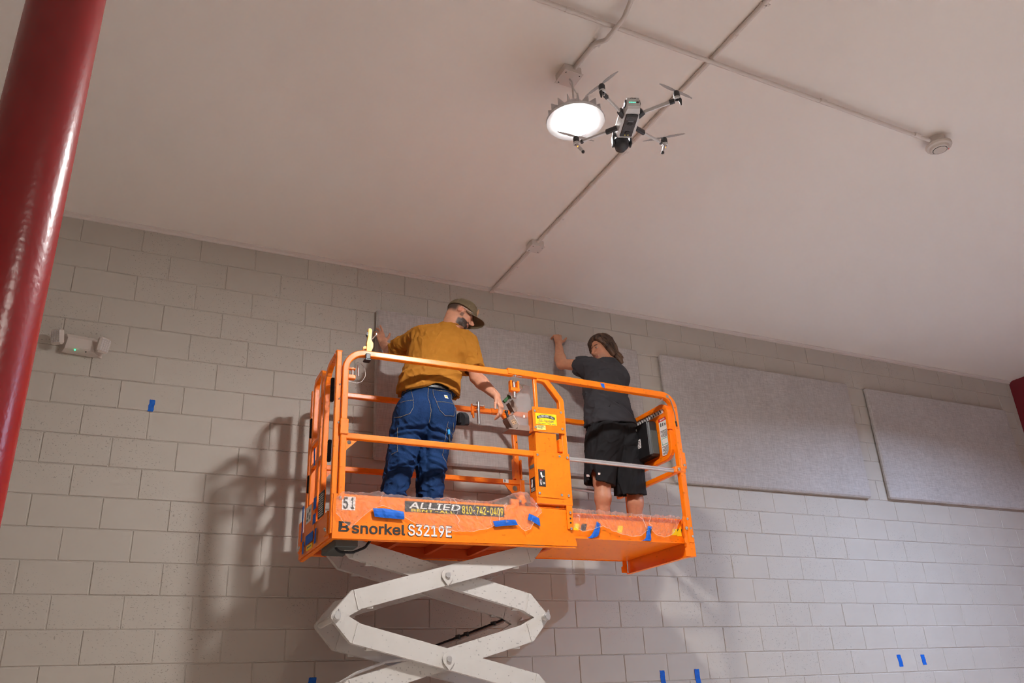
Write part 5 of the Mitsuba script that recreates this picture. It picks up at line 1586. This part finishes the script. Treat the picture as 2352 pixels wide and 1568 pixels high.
# ------------------------------------------------------------------ plastic film taped over the platform's sides
def film(name, lb, xs, ztop, zbot, yf, seed, over, amp):
    nx, nz = 190, 46
    X = np.linspace(xs[0], xs[-1], nx)
    zt, zbm = np.interp(X, *zip(*ztop)), np.interp(X, *zip(*zbot))
    zbm = zbm + .004 * (meshkit.fbm(np.c_[X * 40, X * 0, X * 0 + seed], 3, seed) - .5) * 2
    V = []
    for i, x in enumerate(X):
        for k in range(nz):
            w = k / (nz - 1)
            if w < .16:                                   # lies over the top edge towards the platform
                q = w / .16
                y, z = yf + over * (1 - q), zt[i] + .0 * q
            else:
                q = (w - .16) / .84
                y, z = yf, zt[i] + (zbm[i] - zt[i]) * q
            V.append((x, y, z, w))
    V = np.array(V)
    Pn = V[:, :3]
    hang = np.interp(Pn[:, 0], *zip(*zbot))
    # gathers run fan-like from the taped points; broad bellies in between
    a = Pn[:, 0] + .45 * (Pn[:, 2] - 2.8) * np.sin(Pn[:, 0] * 7 + seed)
    cr = meshkit.fbm(np.c_[a * 34, Pn[:, 2] * 7, 0 * a + seed], 3, seed)
    cr2 = meshkit.fbm(np.c_[(a + Pn[:, 2] * .7) * 22, (Pn[:, 2] - .4 * a) * 22, 0 * a], 2, seed + 5)
    ridge = 1 - np.abs(cr - .5) * 4
    d = amp * (.35 + .65 * cr2) + amp * 1.1 * np.clip(ridge, 0, 1) ** 3 + .006 * np.clip(1 - np.abs(cr2 - .5) * 5, 0, 1) ** 2
    d *= sstep(0, .12, V[:, 3]) * .7 + .3
    Pn = Pn.copy()
    Pn[:, 1] -= d + .003
    Pn[:, 2] += .5 * d * (V[:, 3] < .3)
    Q = np.array([(i * nz + k, (i + 1) * nz + k, (i + 1) * nz + k + 1, i * nz + k + 1) for i in range(nx - 1) for k in range(nz - 1)])
    m_ = trimesh.Trimesh(Pn, np.vstack([Q[:, [0, 1, 2]], Q[:, [0, 2, 3]]]), process=False)
    key = put(name, m_, 'm_film', smooth=35, label=lb, cat='plastic film', group='clear plastic film on the lift')
    # folded creases and the torn rolled edge scatter more light
    S_ = Pn.reshape(nx, nz, 3)
    R = ridge.reshape(nx, nz)
    strips = []
    for i in range(2, nx - 2):
        if rng.random() < .05:
            k0, k1 = int(rng.integers(2, 20)), int(rng.integers(22, nz))
            ii = i
            path = []
            for k in range(k0, k1):
                c = S_[min(max(ii, 0), nx - 1), k] - [0, .0012, 0]
                path.append(c)
                lo_, hi_ = max(ii - 1, 0), min(ii + 2, nx)
                ii = lo_ + int(np.argmax(R[lo_:hi_, k]))
            if len(path) > 5:
                strips.append(sweep(np.array(path)[::2], rsq(.0016 + .0022 * rng.random(), .0014, .0004), (0, 1, 0)))
    put(key + '__crease', cat_(*strips), 'm_crease', smooth=False, kind='stuff')
    put(key + '__torn_edge', sweep(S_[:, -1] - [0, .001, 0], rsq(.003, .002, .0006), (0, 1, 0)), 'm_crease', smooth=False)
    return key


film('plastic_film', 'crumpled clear plastic film over the lettered side panel of the lift', (1.645, 3.015),
     [(1.645, 2.86), (1.68, 2.897), (1.84, 2.897), (1.905, 2.918), (1.96, 2.900), (2.27, 2.894), (2.335, 2.907), (2.42, 2.897), (2.62, 2.893), (2.72, 2.917), (2.81, 2.958), (2.87, 2.976), (2.915, 2.968), (2.96, 2.925), (3.015, 2.862)],
     [(1.645, 2.775), (1.69, 2.725), (1.735, 2.688), (1.775, 2.73), (1.82, 2.77), (1.865, 2.805), (1.93, 2.835), (2.02, 2.80), (2.06, 2.775), (2.14, 2.735), (2.25, 2.715), (2.4, 2.700), (2.52, 2.702), (2.62, 2.725), (2.68, 2.755), (2.76, 2.772), (2.83, 2.765), (2.86, 2.735), (2.885, 2.722), (2.92, 2.735), (2.945, 2.775), (2.975, 2.815), (3.015, 2.85)],
     Y0 - .004, 3, .10, .006)
film('plastic_film', 'gathered clear plastic film along the low extension edge under the man in black', (3.262, 4.160),
     [(3.262, 2.895), (3.36, 2.885), (3.5, 2.888), (3.7, 2.880), (3.9, 2.878), (4.08, 2.882), (4.160, 2.872)],
     [(3.262, 2.775), (3.33, 2.745), (3.40, 2.755), (3.45, 2.775), (3.50, 2.79), (3.56, 2.765), (3.64, 2.74), (3.72, 2.725), (3.80, 2.735), (3.84, 2.76), (3.885, 2.79), (3.94, 2.745), (4.0, 2.735), (4.06, 2.75), (4.11, 2.80), (4.160, 2.868)],
     Y0 + .034, 8, .05, .011)


def tape(pts, y, lb, bend=.004, curl=None, m='m_tape', group=None):
    """A strip of masking tape: two long edges as lists of (x, z), standing off the surface at y."""
    A, Bq = np.array(pts[0], float), np.array(pts[1], float)
    n = 9
    t = np.linspace(0, 1, n)
    a = np.c_[np.interp(t, np.linspace(0, 1, len(A)), A[:, 0]), np.interp(t, np.linspace(0, 1, len(A)), A[:, 1])]
    b = np.c_[np.interp(t, np.linspace(0, 1, len(Bq)), Bq[:, 0]), np.interp(t, np.linspace(0, 1, len(Bq)), Bq[:, 1])]
    v = []
    for s_ in (0, 1):
        for i in range(n):
            for w in (0, .33, .66, 1):
                p = a[i] * (1 - w) + b[i] * w
                yy = y - bend * math.sin(math.pi * w) * (.6 + .4 * math.sin(i * 1.9)) - (curl or 0) * (t[i] ** 2) + s_ * .0012
                v.append((p[0], yy, p[1]))
    f, N_ = [], n * 4
    for i in range(n - 1):
        for w in range(3):
            q = [i * 4 + w, (i + 1) * 4 + w, (i + 1) * 4 + w + 1, i * 4 + w + 1]
            f += [(q[0], q[1], q[2]), (q[0], q[2], q[3]), (q[2] + N_, q[1] + N_, q[0] + N_), (q[3] + N_, q[2] + N_, q[0] + N_)]
    ring_ = [i * 4 for i in range(n)] + [(n - 1) * 4 + w for w in (1, 2, 3)] + [i * 4 + 3 for i in range(n - 2, -1, -1)] + [2, 1]
    for p, q in zip(ring_, ring_[1:] + ring_[:1]):
        f += [(q, p, p + N_), (q, p + N_, q + N_)]
    m_ = trimesh.Trimesh(v, f, process=False)
    if m_.volume < 0:
        m_.invert()
    return put('masking_tape', m_, m, smooth=False, label=lb, cat='tape', group='blue masking tape on the lift')


yt_ = Y0 - .016
tape([[(1.868, 2.812), (1.94, 2.815), (2.062, 2.802)], [(1.880, 2.762), (1.95, 2.757), (2.066, 2.755)]], yt_, 'blue tape piece holding the film left of the black rental decal', .008)
tape([[(2.655, 2.772), (2.74, 2.785), (2.815, 2.79)], [(2.67, 2.738), (2.75, 2.748), (2.832, 2.757)]], yt_, 'blue tape piece below the phone number on the side panel')
tape([[(2.918, 2.835), (2.95, 2.825), (2.99, 2.808)], [(2.905, 2.795), (2.94, 2.785), (2.995, 2.755)]], yt_, 'blue tape piece on the side panel at the foot of the orange mast')
tape([[(3.452, 2.818), (3.435, 2.77), (3.395, 2.715), (3.365, 2.702)], [(3.482, 2.80), (3.472, 2.765), (3.455, 2.718), (3.40, 2.700)]], Y0 + .022, 'left blue tape piece on the gathered film of the extension', .006)
tape([[(3.868, 2.805), (3.855, 2.77), (3.838, 2.715), (3.80, 2.700)], [(3.905, 2.80), (3.882, 2.775), (3.885, 2.72), (3.875, 2.702)]], Y0 + .020, 'right blue tape piece on the gathered film of the extension', .008)
tape([[(3.565, 3.828), (3.598, 3.8275)], [(3.575, 3.802), (3.600, 3.790)]], yg - .0285, 'small blue tape scrap on the top rail in front of the man in black', .0005)


def end_tape(y0, y1, z0, z1, lb, skew=0.0):
    v = front([(y0, z0), (y0 + skew, z1), (y1 + skew, z1), (y1, z0)], .0014, 0)
    put('masking_tape', moved(v, np.array([[0, 1, 0, xe - .0235], [1, 0, 0, 0], [0, 0, 1, 0], [0, 0, 0, 1.0]])), 'm_tape', smooth=False, label=lb, cat='tape', group='blue masking tape on the lift')


end_tape(-.75, -.68, 2.88, 2.955, 'blue tape on the left end of the lift, upper stripe beside the black sticker')
end_tape(-.75, -.68, 2.79, 2.85, 'blue tape on the left end of the lift, lower stripe beside the black sticker')
end_tape(-.40, -.37, 2.74, 2.97, 'long thin blue tape strip at the far corner of the lift end')
end_tape(-.70, -.50, 2.69, 2.75, 'wide blue tape patch low on the left end of the lift')
end_tape(-.78, -.74, 2.66, 2.75, 'blue tape strip hanging at the near side of the wide patch', -.01)
end_tape(-.46, -.42, 2.65, 2.73, 'blue tape strip hanging at the far side of the wide patch', .005)
end_tape(-.66, -.63, 3.18, 3.30, 'small blue tape tuft wrapped on the left gate loop', .02)

# ------------------------------------------------------------------ clamp on the rail
cl = thing('spring_clamp', 'yellow and black clamp standing on the top rail at the left corner', 'clamp')
cy_ = yg - .002
h_ = Polygon([(1.806, 3.80), (1.826, 3.795), (1.840, 3.835), (1.852, 3.872), (1.852, 3.895), (1.838, 3.92), (1.842, 3.99), (1.836, 3.998), (1.822, 3.997), (1.818, 3.92), (1.812, 3.89), (1.814, 3.86)])
part(cl, 'handle', front(h_.buffer(.002), .024, cy_ - .012), 'm_clampyellow', smooth=False)
part(cl, 'grip', front(Polygon([(1.806, 3.955), (1.815, 3.94), (1.819, 3.97), (1.812, 3.972)]), .02, cy_ - .01), 'm_black', smooth=False)
part(cl, 'trigger', front(Polygon([(1.790, 3.842), (1.800, 3.852), (1.815, 3.85), (1.816, 3.868), (1.797, 3.872), (1.786, 3.86)]), .018, cy_ - .009), 'm_clampyellow', smooth=False)
part(cl, 'jaw', box(1.800, 1.832, cy_ - .032, cy_ - .0225, 3.775, 3.812, .003), 'm_black')
part(cl, 'jaw', box(1.796, 1.838, cy_ - .030, cy_ + .022, 3.766, 3.778, .003), 'm_black')
part(cl, 'bar', sweep(np.array([(1.818, cy_ - .006, 3.885), (1.845, cy_ + .004, 3.925), (1.878, cy_ + .012, 3.972)]), rsq(.007, .012, .002), (0, 1, 0)), 'm_brown', smooth=False)
part(cl, 'bar_tip', box(1.874, 1.884, cy_ + .006, cy_ + .018, 3.966, 3.984, .002), 'm_steel')
part(cl, 'pad', box(1.826, 1.842, cy_ - .009, cy_ + .006, 3.898, 3.914, .003), 'm_clampyellow')

# the white tube stuck in the control tray
tb = thing('caulk_tube', 'white paper tube with green lining sticking out of the control tray', 'tube')
p0, p1_ = np.array((2.878, -.985, 3.685)), np.array((2.968, -.985, 3.775))
dd = unit(p1_ - p0)
part(tb, 'sleeve', lathe([(.019, 0), (.0235, .02), (.0245, np.linalg.norm(p1_ - p0)), (.0205, np.linalg.norm(p1_ - p0)), (.019, .03)], p0, dd, 28), 'm_white', smooth=35)
part(tb, 'lining', lathe([(.0207, np.linalg.norm(p1_ - p0) - .035), (.0207, np.linalg.norm(p1_ - p0) + .001), (.0245, np.linalg.norm(p1_ - p0) + .002), (.0205, np.linalg.norm(p1_ - p0) + .003), (.0195, np.linalg.norm(p1_ - p0) - .035), (0, np.linalg.norm(p1_ - p0) - .036)], p0, dd, 28), 'm_greenplastic', smooth=35)
part(tb, 'nozzle', moved(box(-.011, .011, -.011, .011, -.062, .004, .003), frame(p0, unit(np.cross((0, 1, 0), dd)), np.cross(dd, unit(np.cross((0, 1, 0), dd))), dd)), 'm_darkgreen')

# ------------------------------------------------------------------ drone
dr_ = thing('drone', 'white and dark grey quadcopter drone hovering under the ceiling beside the lamp', 'drone')
DF, DR = unit((.36, .933, 0)), unit((.933, -.36, 0))
DC = np.array((2.478, -3.2445, 4.28))
MD = frame(DC, DR, DF, (0, 0, 1.0))               # local: right, forward, up


def D(name, mesh, m='m_dronewhite', smooth=30, parent=None, **kw):
    return part(parent or dr_, name, moved(mesh, MD), m, smooth, **kw)


def dl(p):
    return np.array(p, float)


hullp = []
for f, w, z0, z1 in ((-.098, .040, -.020, .030), (-.05, .052, -.028, .036), (.05, .054, -.028, .036), (.085, .046, -.024, .028), (.104, .030, -.012, .014)):
    for sg in (-1, 1):
        hullp += [(sg * w, f, (z0 + z1) / 2 + .006), (sg * w * .86, f, z1), (sg * w * .8, f, z0)]
D('body', m3.Manifold.hull_points(np.array(hullp)), smooth=25)
D('belly_plate', box(-.030, .030, -.094, .068, -.034, -.024, .003), 'm_dronedark')
for k in range(13):
    D('cooling_rib', box(-.026 + .0042 * k, -.0242 + .0042 * k, -.088, -.062, -.0362, -.033), 'm_dronegrey', smooth=False)
for k in range(11):
    D('rib', box(-.026 + .005 * k, -.0243 + .005 * k, -.028, .02, -.0356, -.033), 'm_dronegrey', smooth=False)
for f in (-.036, .034):
    D('downward_lens', lathe([(0, .0), (.010, 0), (.012, .002), (.012, .006), (0, .006)], (0, f, -.0385), (0, 0, 1), 20), 'm_black')
D('infrared_window', box(-.012, .014, -.058, -.047, -.0362, -.033, .001), 'm_blue' if False else 'm_dronegrey')
for x in (-.008, .008):
    D('downward_light', lathe([(0, 0), (.0035, 0), (.0035, .003), (0, .003)], (x, .052, -.0362), (0, 0, 1), 12), 'm_paleyellow')
bt = D('battery', m3.Manifold.hull_points(np.array([(sg * w, f, z) for sg in (-1, 1) for f, w, z in ((-.142, .028, .034), (-.138, .031, -.012), (-.10, .036, -.026), (-.09, .036, .040), (-.128, .030, .042), (-.130, .030, -.022))])), smooth=25)
D('latch', box(-.038, -.027, -.128, -.092, .004, .036, .004), 'm_dronedark')
D('latch', box(.027, .038, -.128, -.092, .004, .036, .004), 'm_dronedark')
for k in range(4):
    put(bt + '__charge_light', moved(sph((-.0195 + .0088 * k, -.1405, .008), (.0028, .0018, .0022), 1), MD), 'm_greenplastic', smooth=True, emitter={'type': 'area', 'radiance': rgb(.1, 2.6, 1.4)})
put(bt + '__button', moved(box(.013, .025, -.1425, -.138, .004, .012, .001), MD), 'm_black', smooth=False)
put(bt + '__slot', moved(box(-.015, .015, -.1425, -.135, .030, .034, .001), MD), 'm_black', smooth=False)
gm = D('gimbal_camera', sph((-.008, .130, -.026), (.040, .040, .042), 3), 'm_dronedark', smooth=True, label='large dark gimbal camera')
put(gm + '__yoke', moved(cat_(box(-.056, -.046, .105, .145, -.045, .012, .004), box(.032, .042, .105, .145, -.045, .012, .004), box(-.056, .042, .090, .112, -.002, .018, .004)), MD), 'm_dronedark', smooth=False)
put(gm + '__lens', moved(lathe([(0, .036), (.024, .036), (.027, .030), (.030, .0), (0, 0)], (-.008, .135, -.026), unit((0, 1, -.35)), 28), MD), 'm_black', smooth=35)


def rotor(pos, ring_m):
    x, f, z = pos
    mt = D('motor', lathe([(0, -.004), (.0125, -.004), (.0155, .0), (.0155, .028), (.012, .036), (0, .038)], (x, f, z), (0, 0, 1), 28), 'm_dronedark')
    put(mt + '__collar', moved(lathe([(.0100, -.012), (.0165, -.010), (.0165, .001), (.0135, .004)], (x, f, z), (0, 0, 1), 28), MD), 'm_dronewhite', smooth=35)
    return mt


def blade(pos, ang, mt):
    x, f, z = pos
    for sg in (0, math.pi):
        a = ang + sg
        pts = [(.006, -.004), (.03, -.010), (.07, -.009), (.105, -.004), (.108, .001), (.07, .006), (.03, .007), (.006, .004)]
        q = [(x + r * math.cos(a) - t * math.sin(a), f + r * math.sin(a) + t * math.cos(a)) for r, t in pts]
        put(mt + '__propeller_blade', moved(extr(q, .0014, (0, 0, z + .040), (1, 0, 0), (0, 1, 0)), MD), 'm_blade', smooth=False)


for sg, (rx, rf), (ex, ef), z0, z1 in ((-1, (.045, -.072), (.150, -.176), -.004, .024), (1, (.045, -.072), (.205, -.140), -.004, .024)):
    am = D('arm', sweep(np.array([dl((sg * rx, rf, z0)), dl((sg * (rx + ex) / 2, (rf + ef) / 2, (z0 + z1) / 2)), dl((sg * ex, ef, z1))]), rsq(.010, .020, .003), (0, 0, 1)), smooth=30)
    put(am + '__shoulder', moved(sweep(np.array([dl((sg * .034, -.060, -.008)), dl((sg * .058, -.084, .004))]), rsq(.026, .036, .008), (0, 0, 1)), MD), 'm_dronedark', smooth=30)
    e = np.array((ex * sg, ef))
    d_ = unit(e - np.array((sg * rx, rf)))
    put(am + '__end_joint', moved(sweep(np.array([dl((*(e - d_ * .028), z1 - .004)), dl((*(e - d_ * .004), z1 - .002))]), rsq(.016, .022, .004), (0, 0, 1)), MD), 'm_dronedark', smooth=30)
    mp = (*(e + d_ * .010), z1 + .012)
    mt = rotor(mp, None)
    put(am + '__landing_foot', moved(tri(m3.Manifold.batch_hull([m3.Manifold.sphere(.009, 14).translate((mp[0] + d_[0] * .012, mp[1] + d_[1] * .012, z1 - .002)), m3.Manifold.sphere(.004, 12).translate((mp[0] + d_[0] * .014, mp[1] + d_[1] * .014, z1 - .032))])), MD), 'm_dronedark', smooth=30)
    blade(mp, .5 if sg > 0 else 2.2, mt)
for sg in (-1, 1):
    am = D('arm', sweep(np.array([dl((sg * .050, .040, -.004)), dl((sg * .215, .160, .0))]), rsq(.012, .012, .003), (0, 0, 1)), smooth=30)
    put(am + '__shoulder', moved(sweep(np.array([dl((sg * .048, .034, -.006)), dl((sg * .095, .070, -.005))]), rsq(.018, .026, .006), (0, 0, 1)), MD), 'm_dronedark', smooth=30)
    put(am + '__end_joint', moved(cyl((sg * .204, .152, -.008), (sg * .204, .152, .006), .0085), MD), 'm_dronedark', smooth=30)
    mp = (sg * .229, .170, .004)
    mt = rotor(mp, None)
    lg = put(am + '__landing_leg', moved(tri(m3.Manifold.batch_hull([m3.Manifold.sphere(.010, 14).translate((sg * .226, .168, -.012)), m3.Manifold.sphere(.007, 12).translate((sg * .205, .150, -.062))])), MD), 'm_dronewhite', smooth=30)
    put(am + '__foot_pad', moved(sph((sg * .204, .149, -.066), .0085, 2), MD), 'm_dronedark', smooth=True)
    put(am + '__navigation_light', moved(sph((sg * .224, .160, -.026), .0055, 2), MD), 'm_clampyellow', smooth=True, emitter={'type': 'area', 'radiance': rgb(3.2, .75, .12)})
    blade(mp, -.3 if sg > 0 else 3.5, mt)
